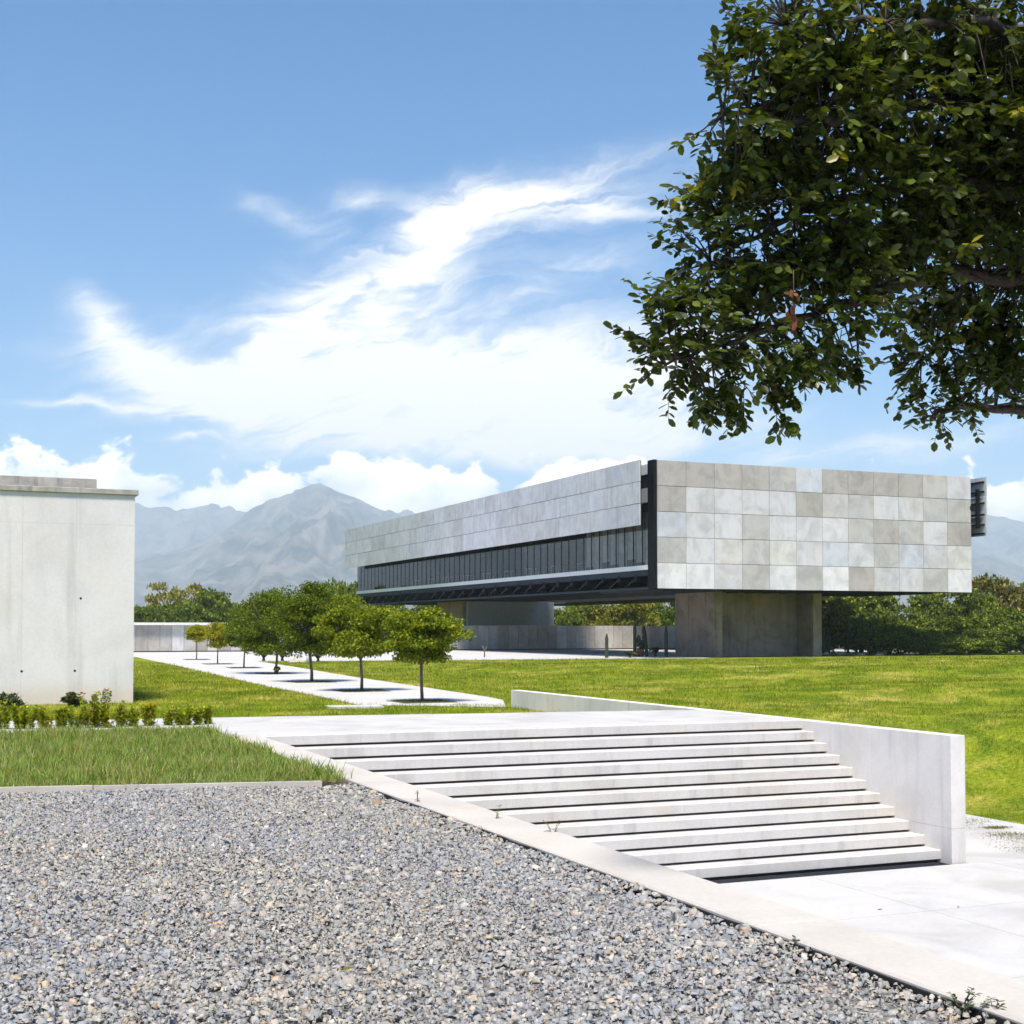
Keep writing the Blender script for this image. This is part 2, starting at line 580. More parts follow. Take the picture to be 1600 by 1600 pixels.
def bake(tv, tf, pos, fwd, nrm, sx, sy, sz=None):
    """n copies of a template: y along fwd, z along nrm"""
    n = len(pos)
    fwd = unit(fwd)
    nrm = unit(nrm - fwd * np.sum(nrm * fwd, axis=1, keepdims=True))
    rgt = np.cross(fwd, nrm)
    sz = sy if sz is None else sz
    V = pos[:, None, :] + (tv[None, :, 0, None] * (rgt * sx[:, None])[:, None, :]
                           + tv[None, :, 1, None] * (fwd * sy[:, None])[:, None, :]
                           + tv[None, :, 2, None] * (nrm * sz[:, None])[:, None, :])
    Fc = tf[None] + (np.arange(n) * len(tv))[:, None, None]
    return V.reshape(-1, 3), Fc.reshape(-1, tf.shape[1])


def tints(cols, n, r=None, jitter=0.25):
    """n colours mixed from a palette, with brightness jitter"""
    r = r or rng
    cols = np.array(cols)
    c = cols[r.integers(0, len(cols), n)]
    return c * np.exp(r.normal(0, jitter, (n, 1)))


# ------------------------------------------------------------------ THE SETTING
R_STEP, N_RISE = 0.175, 11
ZL = -R_STEP * N_RISE            # lower landing
ZP = -0.45                       # level of the tree path and lawns
WALLX0, WALLX1 = 14.20, 14.47
KX0, KX1 = 4.14, 4.60            # kerb beside the stairs
YTOP, TREAD = 20.5, 0.36
back = [(14.2, 24.0), (4.9, 25.3), (-14.0, 27.2)]

# far ground
n = 64
gv = [(24000 * math.cos(2 * math.pi * i / n), 24000 * math.sin(2 * math.pi * i / n), -2.6) for i in range(n)]
tag(pydata('ground', gv, [tuple(range(n))], M['far_ground']), kind='structure')


def sstep(t):
    t = np.clip(t, 0, 1)
    return t * t * (3 - 2 * t)


def lawn_z(X, Y):
    X = np.asarray(X, float); Y = np.asarray(Y, float)
    dx = np.maximum(X - 18.3, 0); dy = np.maximum(Y - 22.3, 0)
    d = np.hypot(dx, dy)
    t = sstep(d / 6.5)
    low = ZL - 0.01
    mound = 0.50 * sstep((X - 22) / 14) * sstep((78 - Y) / 25) * sstep((Y - 15) / 20)
    und = (0.10 * np.sin(X * 0.31 + 1.3 * np.sin(Y * 0.17)) + 0.08 * np.sin(Y * 0.43 + X * 0.21)) * sstep((X - 20) / 6) * sstep((86 - Y) / 8)
    hi = ZP + mound + und
    zr = low + (hi - low) * t
    return np.where(X < 14.3, ZP, zr)


def build_lawn():
    xs = np.concatenate([np.arange(-80, 14, 2.0), np.arange(14.4, 44, 0.8), np.arange(44, 170, 3.0)])
    ys = np.concatenate([np.arange(-24, 16, 2.0), np.arange(16, 50, 0.8), np.arange(50, 230, 3.0)])
    XX, YY = np.meshgrid(xs, ys, indexing='ij')
    ZZ = lawn_z(XX, YY)
    V = np.stack([XX, YY, ZZ], -1).reshape(-1, 3)
    ny = len(ys)
    Fc = []
    for i in range(len(xs) - 1):
        for j in range(len(ys) - 1):
            if xs[i] < 14.3 and ys[j] < 23.8:
                continue
            a = i * ny + j
            Fc.append((a, a + ny, a + ny + 1, a + 1))
    o = np_mesh('lawn', V, np.array(Fc), M['lawn'], smooth=True)
    tag(o, kind='structure')


build_lawn()

# tree path, measured along both edges
PL = [on_z(x, y, ZP) for x, y in ((560, 1101.6), (481, 1085), (409, 1071), (335, 1054), (279, 1041), (209, 1026))]
PR = [on_z(x, y, ZP) for x, y in ((790, 1105), (786, 1094), (760, 1089), (655, 1073), (560, 1059), (459, 1042), (398, 1033))]
PLy, PLx = [p[1] for p in PL], [p[0] for p in PL]
PRy, PRx = [p[1] for p in PR], [p[0] for p in PR]
path_pts = [(p[0], p[1]) for p in PL[::-1]] + [(p[0], p[1]) for p in PR]
tag(prism('path', path_pts[::-1], ZP - 0.2, ZP + 0.012, M['path']), kind='structure')
court = [(2, 110.5), (13.6, 107.5), (19.2, 88.5), (30, 87), (52, 86.4), (53, 95), (90, 96), (90, 127.9), (2, 127.9)]
tag(prism('courtyard_paving', court, ZP - 0.2, ZP + 0.016, M['path']), kind='structure')

# plaza slab
plaza = [(KX0, YTOP + 0.6), (14.2, YTOP + 0.6)] + back + [(-14, 22.75), (KX0, 22.75)]
tag(prism('plaza', plaza, -0.75, 0.0, M['plaza']), kind='structure')

# lower landing: cast slabs with open joints on a dark bed
landing = prism('landing', [(KX1, -8), (18.3, -8), (18.3, 22.3), (14.5, 22.3), (14.5, 17.5), (KX1, 17.5)], ZL - 0.3, ZL - 0.012, M['joint'])
tag(landing, kind='structure')
yb = [-8, -4.2, -0.4, 3.4, 7.2, 11.0, 14.0, 16.62]
xb = [KX1 + 0.01, 8.1, 11.6, 14.85, 18.28]
for i in range(4):
    for j in range(len(yb) - 1):
        box('paving_slab', (xb[i] + .004, xb[i + 1] - .004), (yb[j] + .004, yb[j + 1] - .004), (ZL - 0.2, ZL), M['plaza'], landing)
box('paving_slab', (14.49, 18.28), (16.625, 22.28), (ZL - 0.2, ZL - 0.001), M['plaza'], landing)

# ------------------------------------------------------------------ staircase
st = thing('staircase', 'wide flight of pale concrete steps with dark shadow gaps going down from the plaza', 'staircase', (9.4, 18.5, ZL))
for k in range(N_RISE):
    y0 = YTOP - TREAD * k
    zt = -R_STEP * k
    y1 = YTOP + 0.596 if k == 0 else y0 + TREAD + 0.10
    o = box('step', (KX1 - .02, WALLX0 + .02), (y0, y1), (zt - 0.140, zt), M['step'], st, bevel=0.007)
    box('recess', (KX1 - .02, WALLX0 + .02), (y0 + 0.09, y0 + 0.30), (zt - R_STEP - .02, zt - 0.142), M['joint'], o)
# drain
dg = thing('drain_grate', 'long dark steel drain grate along the foot of the steps', 'grate', (9.4, 16.65, ZL))
yg0, yg1 = 16.63, YTOP - TREAD * 10 - 0.01
box('channel', (KX1, WALLX0), (yg0, yg1 + .3), (ZL - 0.14, ZL - 0.10), M['black'], dg)
gb = []
for x in np.arange(KX1 + .03, WALLX0 - .02, 0.05):
    gb.append(x)
GV, GF = [], []
def addb(V, Fc, x, y, z):
    b0 = len(V)
    for a in x:
        for b in y:
            for c in z:
                V.append((a, b, c))
    for f in ((0, 1, 3, 2), (4, 6, 7, 5), (0, 4, 5, 1), (2, 3, 7, 6), (0, 2, 6, 4), (1, 5, 7, 3)):
        Fc.append(tuple(b0 + i for i in f))
for x in gb:
    addb(GV, GF, (x, x + .008), (yg0, yg1), (ZL - .04, ZL - .004))
for yy in np.linspace(yg0 + .004, yg1 - .012, 6):
    addb(GV, GF, (KX1 + .01, WALLX0 - .01), (yy, yy + .008), (ZL - .045, ZL - .007))
tag(pydata('bars', GV, GF, M['steel'], dg), kind='stuff')

# kerb and retaining wall beside the stairs
kb = thing('concrete_kerb', 'wide beige concrete kerb running between the gravel and the steps', 'kerb', (4.37, 8, ZL))
segs = [(-8, -1.2), (-1.2, 6.4), (6.4, 13.3), (13.3, 21.096)]
for a, b_ in segs:
    box('kerb_stone', (KX0, KX1), (a + .002, b_ - .002), (ZL - .25, 0.0), M['kerb'], kb, bevel=0.012)
mv, mf = [], []
ys = np.arange(-6, 14.15, 0.16)
top_ = [-0.018 - 0.018 * abs(mnoise.noise((y * 1.7, 0, 0))) for y in ys]
for y, t_ in zip(ys, top_):
    wv_ = 0.010 * mnoise.noise((y * 2.3, 4, 0))
    mv += [(KX0 - .004, y, t_), (KX0 - .014 + wv_ * .6, y, t_ - .003), (KX0 - .022 + wv_, y, -.16)]
for i in range(len(ys) - 1):
    a = 3 * i
    mf += [(a, a + 1, a + 4, a + 3), (a + 1, a + 2, a + 5, a + 4)]
pydata('membrane', mv, mf, M['black'], kb)

# stair side wall, cast in panels
sw = thing('stair_wall', 'long pale concrete wall beside the steps with a flat level top', 'wall', (14.33, 20, ZL))
box('wall_core', (WALLX0 + .006, WALLX1 - .006), (16.66, 33.79), (ZL - .3, -0.006), M['joint'], sw)
ycuts = [16.65, 17.62, 18.6, 19.62, 20.65, 22.2, 24.6, 27.0, 29.4, 31.6, 33.8]
for i in range(len(ycuts) - 1):
    y0, y1 = ycuts[i] + .0015, ycuts[i + 1] - .0015
    if y1 < 19:
        box('wall_panel', (WALLX0, WALLX1), (y0, y1), (ZL + .522, 0.0), M['wall'], sw, bevel=0.004)
        box('wall_panel', (WALLX0, WALLX1), (y0, y1), (ZL - .28, ZL + .519), M['wall'], sw, bevel=0.003)
    else:
        box('wall_panel', (WALLX0, WALLX1), (y0, y1), (ZL - .28, 0.0), M['wall'], sw, bevel=0.004)

# ------------------------------------------------------------------ gravel
gr = prism('gravel_bed', [(-14, -8), (KX0 - .05, -8), (KX0 - .05, 14.32), (.63, 15.0), (-14, 17.9)], -0.4, -0.072, M['gravel'])
tag(gr, kind='structure')


def edge_y(x):
    return 15.0 + (x - .63) * (14.28 - 15.0) / (4.14 - .63)


def build_gravel():
    N = 128000
    X = rng.uniform(-1.4, KX0 - .022, N)
    # more stones towards the far side is not needed: even cover
    Y = rng.uniform(3.2, 15.9, N)
    k = Y < edge_y(X) - .03
    X, Y = X[k], Y[k]
    n = len(X)
    size = np.clip(np.exp(rng.normal(math.log(0.0148), 0.36, n)), 0.007, 0.048)
    nearest = KX0 - X
    big = (nearest < 0.45) & (rng.random(n) < 0.18) & (Y > 6)
    size[big] *= 1.7
    zb = -0.066 + rng.uniform(-.006, .026, n) + 0.012 * np.sin(X * 2.1 + Y) * np.sin(Y * 1.3)
    zb += (0.022 + 0.016 * np.sin(Y * 3.1) * np.sin(Y * 1.17 + 2)) * np.exp(-(nearest / .10) ** 2) - 0.02 * np.exp(-((nearest - .3) / .18) ** 2)
    K = 5
    ang = np.sort(rng.uniform(0, 2 * np.pi, (n, K)), axis=1) * 0.35 + (np.arange(K) / K * 2 * np.pi)[None] + rng.uniform(0, 6.28, (n, 1))
    rad = rng.uniform(0.72, 1.18, (n, K))
    asp = rng.uniform(0.5, 0.95, (n, 1))
    bx, by = np.cos(ang) * rad, np.sin(ang) * rad * asp
    th = rng.uniform(0.16, 0.48, (n, 1))
    low = np.stack([bx, by, -th + 0 * bx], -1)
    tsc = rng.uniform(0.55, 0.9, (n, 1))
    offx, offy = rng.uniform(-.18, .18, (n, 1)), rng.uniform(-.15, .15, (n, 1))
    up = np.stack([bx * tsc + offx, by * tsc + offy, th + rng.uniform(-.13, .13, (n, K))], -1)
    V = np.concatenate([low, up], 1) * size[:, None, None]
    yaw = rng.uniform(0, 2 * np.pi, n); tx = rng.normal(0, .30, n); ty = rng.normal(0, .30, n)
    cy_, sy_ = np.cos(yaw), np.sin(yaw)
    x0 = V[..., 0] * cy_[:, None] - V[..., 1] * sy_[:, None]
    y0 = V[..., 0] * sy_[:, None] + V[..., 1] * cy_[:, None]
    z0 = V[..., 2]
    y1 = y0 * np.cos(tx)[:, None] - z0 * np.sin(tx)[:, None]; z1 = y0 * np.sin(tx)[:, None] + z0 * np.cos(tx)[:, None]
    x2 = x0 * np.cos(ty)[:, None] + z1 * np.sin(ty)[:, None]; z2 = -x0 * np.sin(ty)[:, None] + z1 * np.cos(ty)[:, None]
    V = np.stack([x2 + X[:, None], y1 + Y[:, None], z2 + zb[:, None]], -1).reshape(-1, 3)
    tf = [(K + 0, K + 1, K + 2), (K + 0, K + 2, K + 3), (K + 0, K + 3, K + 4)]
    for i in range(K):
        j = (i + 1) % K
        tf += [(i, j, K + j), (i, K + j, K + i)]
    Fc = (np.array(tf)[None] + (np.arange(n) * 2 * K)[:, None, None]).reshape(-1, 3)
    pal = np.array([(.30, .30, .30), (.27, .285, .305), (.23, .25, .28), (.34, .33, .315), (.37, .35, .32), (.38, .34, .285),
                    (.40, .33, .25), (.22, .23, .25), (.47, .45, .42), (.30, .23, .17)])
    pw = np.array([.24, .24, .16, .14, .09, .035, .018, .05, .022, .01])
    c = pal[rng.choice(len(pal), n, p=pw / pw.sum())] * 1.10 * np.exp(rng.normal(0, .11, (n, 1)))
    warm = (0.5 + 0.5 * np.sin(X * 1.7 + 2 * np.sin(Y * .6)))[:, None]
    c = c * np.array([[1.04, 1.015, .985]]) * (1 + np.array([[.05, .02, -.05]]) * warm)
    o = np_mesh('gravel', V, Fc, M['stone'], tint=np.repeat(c, 2 * K, 0))
    tag(o, 'loose grey crushed stone gravel covering the foreground', 'gravel', kind='stuff')


build_gravel()

# edging between gravel and the planting bed
ed = thing('bed_edging', 'low concrete edging between the gravel and the long grass', 'edging', (2.4, 14.7, -.1))
ex = [-6.0, -3.4, -.9, 1.55, 3.85]
for i in range(4):
    a = (ex[i] + .006, edge_y(ex[i] + .006)); b_ = (ex[i + 1] - .006, edge_y(ex[i + 1] - .006))
    hh = (-.012, .0, -.006, -.010)[i]
    prism('edging_stone', [(a[0], a[1]), (b_[0], b_[1]), (b_[0], b_[1] + .06), (a[0], a[1] + .06)], -.3, hh, M['kerb'], ed)

# ------------------------------------------------------------------ grass bed and lawn blades
bed = prism('planting_bed', [(-14, 18.05), (.63, 15.06), (KX0, 14.36), (KX0, 22.74), (-14, 22.74)], -.4, -.03, M['soil'])
tag(bed, kind='structure')


def blades_obj(name, pos, h, w, lean, mat, tint, label, cat):
    n = len(pos)
    a = rng.uniform(0, 2 * np.pi, n)
    d = np.stack([np.cos(a) * lean, np.sin(a) * lean, np.ones(n)], -1)
    side = np.stack([-np.sin(a), np.cos(a), np.zeros(n)], -1)
    nrm = np.cross(unit(d), side)
    V, Fc = bake(BLADE_V, BLADE_F, pos, d, nrm, w, h)
    # bend the tips over
    tipd = np.stack([np.cos(a), np.sin(a), -0.55 * np.ones(n)], -1) * (h * lean * 0.55)[:, None]
    V = V.reshape(n, 5, 3); V[:, 4] += tipd; V[:, 2:4] += 0.22 * tipd[:, None]
    o = np_mesh(name, V.reshape(-1, 3), Fc, mat, tint=np.repeat(tint, 5, 0))
    tag(o, label, cat, kind='stuff')
    return o


def build_bed_grass():
    N = 68000
    X = rng.uniform(-2.6, KX0 + .10, N); Y = rng.uniform(14.3, 22.75, N)
    k = (Y > edge_y(X) + .04) & ((X < KX0 - .02 + .10 * rng.random(N) ** 3))
    X, Y = X[k], Y[k]
    n = len(X)
    cl = np.array([mnoise.noise((x * .9, y * .9, 0)) for x, y in zip(X, Y)])
    fine = np.array([mnoise.noise((x * 3.1, y * 3.1, 5)) for x, y in zip(X, Y)])
    h = (0.115 + 0.06 * cl + 0.05 * fine) * np.exp(rng.normal(0, .28, n))
    h *= np.where(Y < edge_y(X) + .35, .75, 1.0)
    h *= np.where((X > 3.6) & (Y < 15.2), 1.15, 1.0)
    h = np.clip(h, .03, .34)
    tint = tints([(.17, .28, .035), (.20, .315, .05), (.24, .34, .07), (.26, .30, .08), (.15, .25, .06), (.36, .34, .15)], n, jitter=.22)
    dry = sstep((fine + cl * .6 - .12) / .35)[:, None]
    tint = tint * (1 - .5 * dry) + np.array([[.33, .31, .12]]) * .5 * dry
    blades_obj('long_grass', np.stack([X, Y, np.full(n, -.035)], -1), h, np.clip(h * .075, .006, .015), rng.uniform(.15, .75, n),
               M['softleaf'], tint, 'long green grass growing in the bed behind the gravel', 'grass')


build_bed_grass()


def in_lawn(X, Y):
    inpath = (X > np.interp(Y, PLy, PLx) + .06 * rng.random(np.shape(X))) & (X < np.interp(Y, PRy, PRx) - .10 * rng.random(np.shape(X))) & (Y > np.interp(X, [10.7, 14.2], [36.0, 34.9])) & (Y < 109)
    plz = (X < 14.6) & (Y < np.interp(-X, [-14.2, -4.9, 14.0], [24.0, 25.3, 27.2]) + .1)
    low = (X < 18.25) & (Y < 22.3) & (X > 14)
    bld = (Y > 39.7) & (X < 5.3) & (Y < 62)
    crt = (Y > 86.6) & (X < 53)
    wl = (X > WALLX0 - .03) & (X < WALLX1 + .03) & (Y < 33.85)
    far = (Y > 97)
    return ~(inpath | plz | low | bld | crt | far | wl)


def build_lawn_blades():
    N = 360000
    zz = np.exp(rng.uniform(math.log(20.0), math.log(96.0), N))
    uu = rng.uniform(-.42, .44, N)
    Xc = uu * zz
    X = math.sin(TH) * zz + math.cos(TH) * Xc
    Y = math.cos(TH) * zz - math.sin(TH) * Xc
    k = in_lawn(X, Y)
    X, Y, zz = X[k], Y[k], zz[k]
    n = len(X)
    Z = lawn_z(X, Y) - .01
    lump = np.array([mnoise.noise((x * .8, y * 1.1, 0)) + .6 * mnoise.noise((x * 2.3, y * 2.6, 3)) for x, y in zip(X, Y)])
    h = (.085 + .060 * lump) * (zz / 25) ** .45 * np.exp(rng.normal(0, .25, n))
    h = np.clip(h, .02, .22)
    w = .0075 * (zz / 25) ** .8
    b = np.exp(rng.normal(0.02, .30, n)) * (1 + .32 * np.clip(lump, -1, 1))
    tint = np.stack([b * rng.uniform(.9, 1.15, n), b, b * rng.uniform(.8, 1.2, n)], -1)
    blades_obj('lawn_grass', np.stack([X, Y, Z], -1), h, w, rng.uniform(.2, 1.0, n), M['blades'], tint,
               'mown yellow green lawn grass around the path and building', 'grass')


build_lawn_blades()

# ------------------------------------------------------------------ left concrete building
LB = on_z(208, 1098, ZP)
LBX, LBY = float(LB[0]), float(LB[1])
ztop = float(at_depth(208, 774, np.dot(LB, _Fh))[2])
lb = thing('concrete_building', 'windowless white concrete building with stained coping on the left', 'building', (LBX - 10, LBY, ZP))
box('body', (LBX - 22, LBX - .012), (LBY + .012, LBY + 20), (ZP - .4, ztop - .004), M['joint'], lb)


def lx(px):
    d = ray(px, 950)
    return float(d[0] * LBY / d[1])


def lz(py, px=100):
    d = ray(px, py)
    return float(EYE + d[2] * LBY / d[1])


cols = [LBX - 22, LBX - 16, LBX - 11.5, lx(-60), lx(34), lx(118), LBX]
zj = lz(818)
for i in range(len(cols) - 1):
    for z0, z1 in ((ZP - .35, zj), (zj, ztop)):
        box('wall_panel', (cols[i] + .0015, cols[i + 1] - .0015), (LBY, LBY + .16), (z0 + .0015, z1 - .0015), M['block'], lb)
box('side_wall', (LBX - .16, LBX), (LBY + .163, LBY + 20), (ZP - .35, ztop), M['block'], lb)
box('coping', (LBX - 22, LBX + .09), (LBY - .07, LBY + 20), (ztop + .002, ztop + .15), M['coping'], lb, bevel=.01)
px_r = on_z(151, 765, 0)
d = ray(151, 765); yy_ = LBY + 1.2
box('roof_upstand', (LBX - 22, float(d[0] * yy_ / d[1])), (yy_, LBY + 18), (ztop + .15, float(EYE + ray(151, 748.5)[2] * yy_ / ray(151, 748.5)[1])), M['coping'], lb, bevel=.01)
for px, py in ((126, 935), (35, 1049), (118, 1048), (-20, 935)):
    cx, cz = lx(px), lz(py, px)
    tubes('tie_hole', [([(cx, LBY + .04, cz), (cx, LBY - .003, cz)], [.032, .034])], M['black'], lb, 10)

# ------------------------------------------------------------------ the raised building
BX0, BX1, BY0, BY1 = 47.1, 74.4, 85.4, 160.0
corner = at_depth(1027.5, 919.5, 97.0)
BX0, BY0 = float(corner[0]), float(corner[1])
ZB = float(corner[2])
ZT = float(at_depth(1027.5, 718.5, 97.0)[2])
dr = ray(1517.5, 830)
BX1 = float(BY0 * dr[0] / dr[1])
mb = thing('raised_building', 'long concrete panelled building raised on piers with a dark glazed side', 'building', (60, 90, ZP))
tone = {'D': (.765, .725, .68), 'M': (.88, .855, .83), 'L': (1.06, 1.05, 1.07), 'B': (.98, 1.02, 1.10), 'W': (1.26, 1.26, 1.27), 'C': (1.10, 1.08, 1.03)}
rows = ['DDDDMBDDDDML', 'DLLLLDMMLLMM', 'BLLMLLLMDMLD', 'MLCMCLBLMBLC', 'WWLMWMWDLLMW']
pw_, ph_ = (BX1 - BX0) / 12, (ZT - ZB) / 5
pm = box_mesh('panel', (pw_ - .03, .14, ph_ - .03), .006, M['panel'])
for r in range(5):
    for c in range(12):
        o = bpy.data.objects.new('panel', pm)
        link(o, mb)
        o.location = (BX0 + pw_ * (c + .5), BY0 + .07 + rng.uniform(-.012, .006), ZT - ph_ * (r + .5))
        o.rotation_euler = (rng.normal(0, .003), rng.normal(0, .0015), rng.normal(0, .003))
        t = np.array(tone[rows[r][c]]) * np.exp(rng.normal(0, .03))
        o.color = (*t, 1)
FW = 11.5     # depth of the front wing
LWX, RWX = BX0 + 13.0, BX0 + 15.5
box('front_core', (BX0 - .02, BX1), (BY0 + .141, BY0 + 1.0), (ZB - .01, ZT - .01), M['dark'], mb)
box('edge_fin', (BX0 - .26, BX0 - .022), (BY0 + .02, BY0 + .95), (ZB - .02, ZT + .03), M['dark'], mb)
# wings
box('roof', (BX0 + .3, BX1 - .3), (BY0 + 1.0, BY0 + FW), (ZT - .5, ZT - .06), M['greypanel'], mb)
box('roof', (BX0 + .3, LWX), (BY0 + FW, BY1), (ZT - .5, ZT - .062), M['greypanel'], mb)
box('roof', (RWX + 4.5, BX1 - .3), (BY0 + FW, BY1), (ZT - .5, ZT - .064), M['greypanel'], mb)
ZS = ZB + 1.72         # top of the white sill beam (glazing foot)
ZG = ZT - 3.4          # ceiling behind the screen
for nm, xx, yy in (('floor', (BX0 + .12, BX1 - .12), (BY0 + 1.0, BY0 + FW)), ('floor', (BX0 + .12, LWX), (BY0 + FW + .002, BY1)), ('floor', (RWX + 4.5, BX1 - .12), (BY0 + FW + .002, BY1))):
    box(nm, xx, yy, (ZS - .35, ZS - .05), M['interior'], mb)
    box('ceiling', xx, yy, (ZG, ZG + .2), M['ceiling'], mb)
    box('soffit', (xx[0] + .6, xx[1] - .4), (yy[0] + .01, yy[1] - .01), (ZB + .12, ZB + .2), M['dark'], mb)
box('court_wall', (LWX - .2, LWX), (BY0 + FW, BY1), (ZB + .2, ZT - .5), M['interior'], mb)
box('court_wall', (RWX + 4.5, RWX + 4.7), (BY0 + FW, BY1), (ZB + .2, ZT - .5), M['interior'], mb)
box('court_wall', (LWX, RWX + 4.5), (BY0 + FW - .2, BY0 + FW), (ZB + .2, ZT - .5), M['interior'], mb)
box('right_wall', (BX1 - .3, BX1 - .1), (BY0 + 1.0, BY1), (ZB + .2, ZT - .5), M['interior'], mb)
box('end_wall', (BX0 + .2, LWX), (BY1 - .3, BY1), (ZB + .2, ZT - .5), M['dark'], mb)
# glazed long side
box('sill_beam', (BX0 - .08, BX0 + .25), (BY0 + .96, BY1), (ZS - .33, ZS), M['white'], mb)
box('lower_beam', (BX0 + .02, BX0 + .2), (BY0 + .96, BY1), (ZS - .75, ZS - .335), M['steel'], mb)
box('bottom_chord', (BX0 + .0, BX0 + .28), (BY0 + 1.0, BY1), (ZB - .0, ZB + .15), M['steel'], mb)
box('head_beam', (BX0 + .02, BX0 + .22), (BY0 + .96, BY1), (ZG - .05, ZG + .5), M['dark'], mb)
ngl = 53
gp = (BY1 - BY0 - 1.0) / ngl
gm = box_mesh('pane', (.02, gp - .1, ZG - ZS - .06), 0, M['glass'])
mm = box_mesh('mullion', (.07, .07, ZG - ZS - .06), 0, M['dark'])
for i in range(ngl + 1):
    y = BY0 + 1.0 + gp * i
    o = link(bpy.data.objects.new('mullion', mm), mb); o.location = (BX0 + .1, y, (ZS + ZG) / 2)
    if i < ngl:
        o = link(bpy.data.objects.new('pane', gm), mb); o.location = (BX0 + .1, y + gp / 2, (ZS + ZG) / 2)
M['blind'] = plain('beige_blind', (0.80, 0.75, 0.66), 0.9, vary=.2, vscale=1.5)
for i in range(8):
    y = BY0 + 1.0 + gp * i
    box('blind', (BX0 + .28, BX0 + .31), (y + .08, y + gp - .08), (ZS + .02 + .25 * (i % 3), ZG - .1), M['blind'], mb)
bk = box_mesh('bracket', (.22, .05, .5), 0, M['steel'])
dgm = None
for i in range(27):
    y = BY0 + 3.2 + i * 2.72
    o = link(bpy.data.objects.new('bracket', bk), mb); o.location = (BX0 + .0, y, ZS - .90)
    tubes('brace', [([(BX0 + .15, y + .1, ZS - .8), (BX0 + .15, y + 2.0, ZB + .15)], [.06, .06])], M['steel'], mb, 5)
    tubes('floor_rib', [([(BX0 + .3, y, ZS - .45), (LWX - .4, y, ZS - .45)], [.09, .09])], M['steel'], mb, 4)
# lattice under the front wing
for i in range(16):
    x = BX0 + 1.0 + i * 1.6
    box('soffit_rib', (x, x + .1), (BY0 + 1.1, BY0 + FW - .4), (ZB - .12, ZB + .118), M['steel'], mb)
# band behind the screen seen at the corner
box('parapet', (BX0 + .02, BX0 + .3), (BY0 + .96, BY1), (ZT - .85, ZT - .12), M['white'], mb)
box('upper_band', (BX0 + .1, BX0 + .3), (BY0 + .96, BY1), (ZT - 1.9, ZT - .86), M['dark'], mb)
box('spandrel', (BX0 - .25, BX0 + .09), (BY0 + .96, BY1), (ZT - 2.9, ZT - 1.9), M['greypanel'], mb)
# concrete screen on the long side
s_near = at_depth(998.5, 717.9, 96.8)
SX = float(s_near[0]); SY0 = float(s_near[1]); SZ1 = float(s_near[2])
SZ0 = float(at_depth(999.5, 820.7, 96.8)[2])
dd = ray(539, 830); SY1 = float(SX * dd[1] / dd[0])
nsc = 28
sp_ = (SY1 - SY0) / nsc; sh_ = (SZ1 - SZ0) / 3
sm = box_mesh('screen_panel', (.12, sp_ - .02, sh_ - .035), .005, M['screen'])
for r in range(3):
    off = 0
    for c in range(nsc):
        o = bpy.data.objects.new('screen_panel', sm)
        link(o, mb)
        o.location = (SX + .06 + rng.uniform(-.006, .01), SY0 + sp_ * (c + .5), SZ1 - sh_ * (r + .5))
        t = np.array(random.choice([(1.0, 1.0, 1.0), (1.05, 1.06, 1.08), (.93, .93, .92), (1.0, 1.0, .99), (.97, .98, 1.0)])) * np.exp(rng.normal(0, .035))
        o.color = (*t, 1)
box('screen_backing', (SX + .125, SX + .2), (SY0 + .05, SY1 - .05), (SZ0 + .05, SZ1 - .05), M['dark'], mb)
for i in range(15):
    y = SY0 + 2.5 + i * (SY1 - SY0 - 4) / 14
    tubes('screen_arm', [([(SX + .2, y, SZ1 - .6), (BX0 + .2, y, SZ1 - .9)], [.07, .07])], M['dark'], mb, 5)
# the same screen on the far right side
e2 = at_depth(1541, 745, 107.8)
RX = float(e2[0]); RY0 = float(e2[1])
sm2 = box_mesh('screen_panel', (.12, sp_ - .02, sh_ - .035), .005, M['screen'])
for r in range(3):
    for c in range(12):
        o = bpy.data.objects.new('screen_panel', sm2)
        link(o, mb)
        o.location = (RX, RY0 + sp_ * (c + .5), SZ1 - sh_ * (r + .5))
        o.color = (1, 1, 1, 1)
for zz_ in (.35, 1.1, 2.0, 2.9, 3.7, 4.4):
    box('screen_rail', (RX - .22, RX - .061), (RY0 + .15, RY0 + 30), (SZ1 - zz_ - .12, SZ1 - zz_), M['dark'], mb)
for i in range(6):
    box('screen_post', (RX - .5, RX - .23), (RY0 + .5 + i * 5.2, RY0 + .7 + i * 5.2), (SZ0 + .6, SZ1 - .95), M['dark'], mb)
    box('screen_bracket', (BX1 - .1, RX - .52), (RY0 + .52 + i * 5.2, RY0 + .68 + i * 5.2), (SZ1 - 2.6, SZ1 - 2.3), M['dark'], mb)
box('gutter_wall', (BX1 + .02, RX - .55), (RY0 + 1.2, RY0 + 1.35), (SZ0 + .5, SZ1 - 1.0), M['dark'], mb)
# piers
PX0, PX1, PY0, PY1 = 53.6, 63.3, 88.7, 94.4
box('pier_leg', (PX0, PX0 + .8), (PY0, PY1), (ZP - .5, ZB + .11), M['pier'], mb, bevel=.02)
box('pier_leg', (PX1 - .8, PX1), (PY0 + .001, PY1), (ZP - .5, ZB + .11), M['pier'], mb, bevel=.02)
box('pier_web', (PX0 + .8, PX1 - .8), (PY0 + 2.2, PY1 - 2.0), (ZP - .5, ZB + .11), M['pier'], mb)
box('pier_leg', (51.6, 52.4), (136, 144), (ZP - .5, ZB + .1), M['pier'], mb)
box('pier_leg', (61.4, 62.2), (136, 144), (ZP - .5, ZB + .1), M['pier'], mb)
box('pier_cladding', (52.0, 62.0), (135.6, 135.95), (ZP + 1.2, ZB + .08), M['greypanel'], mb)
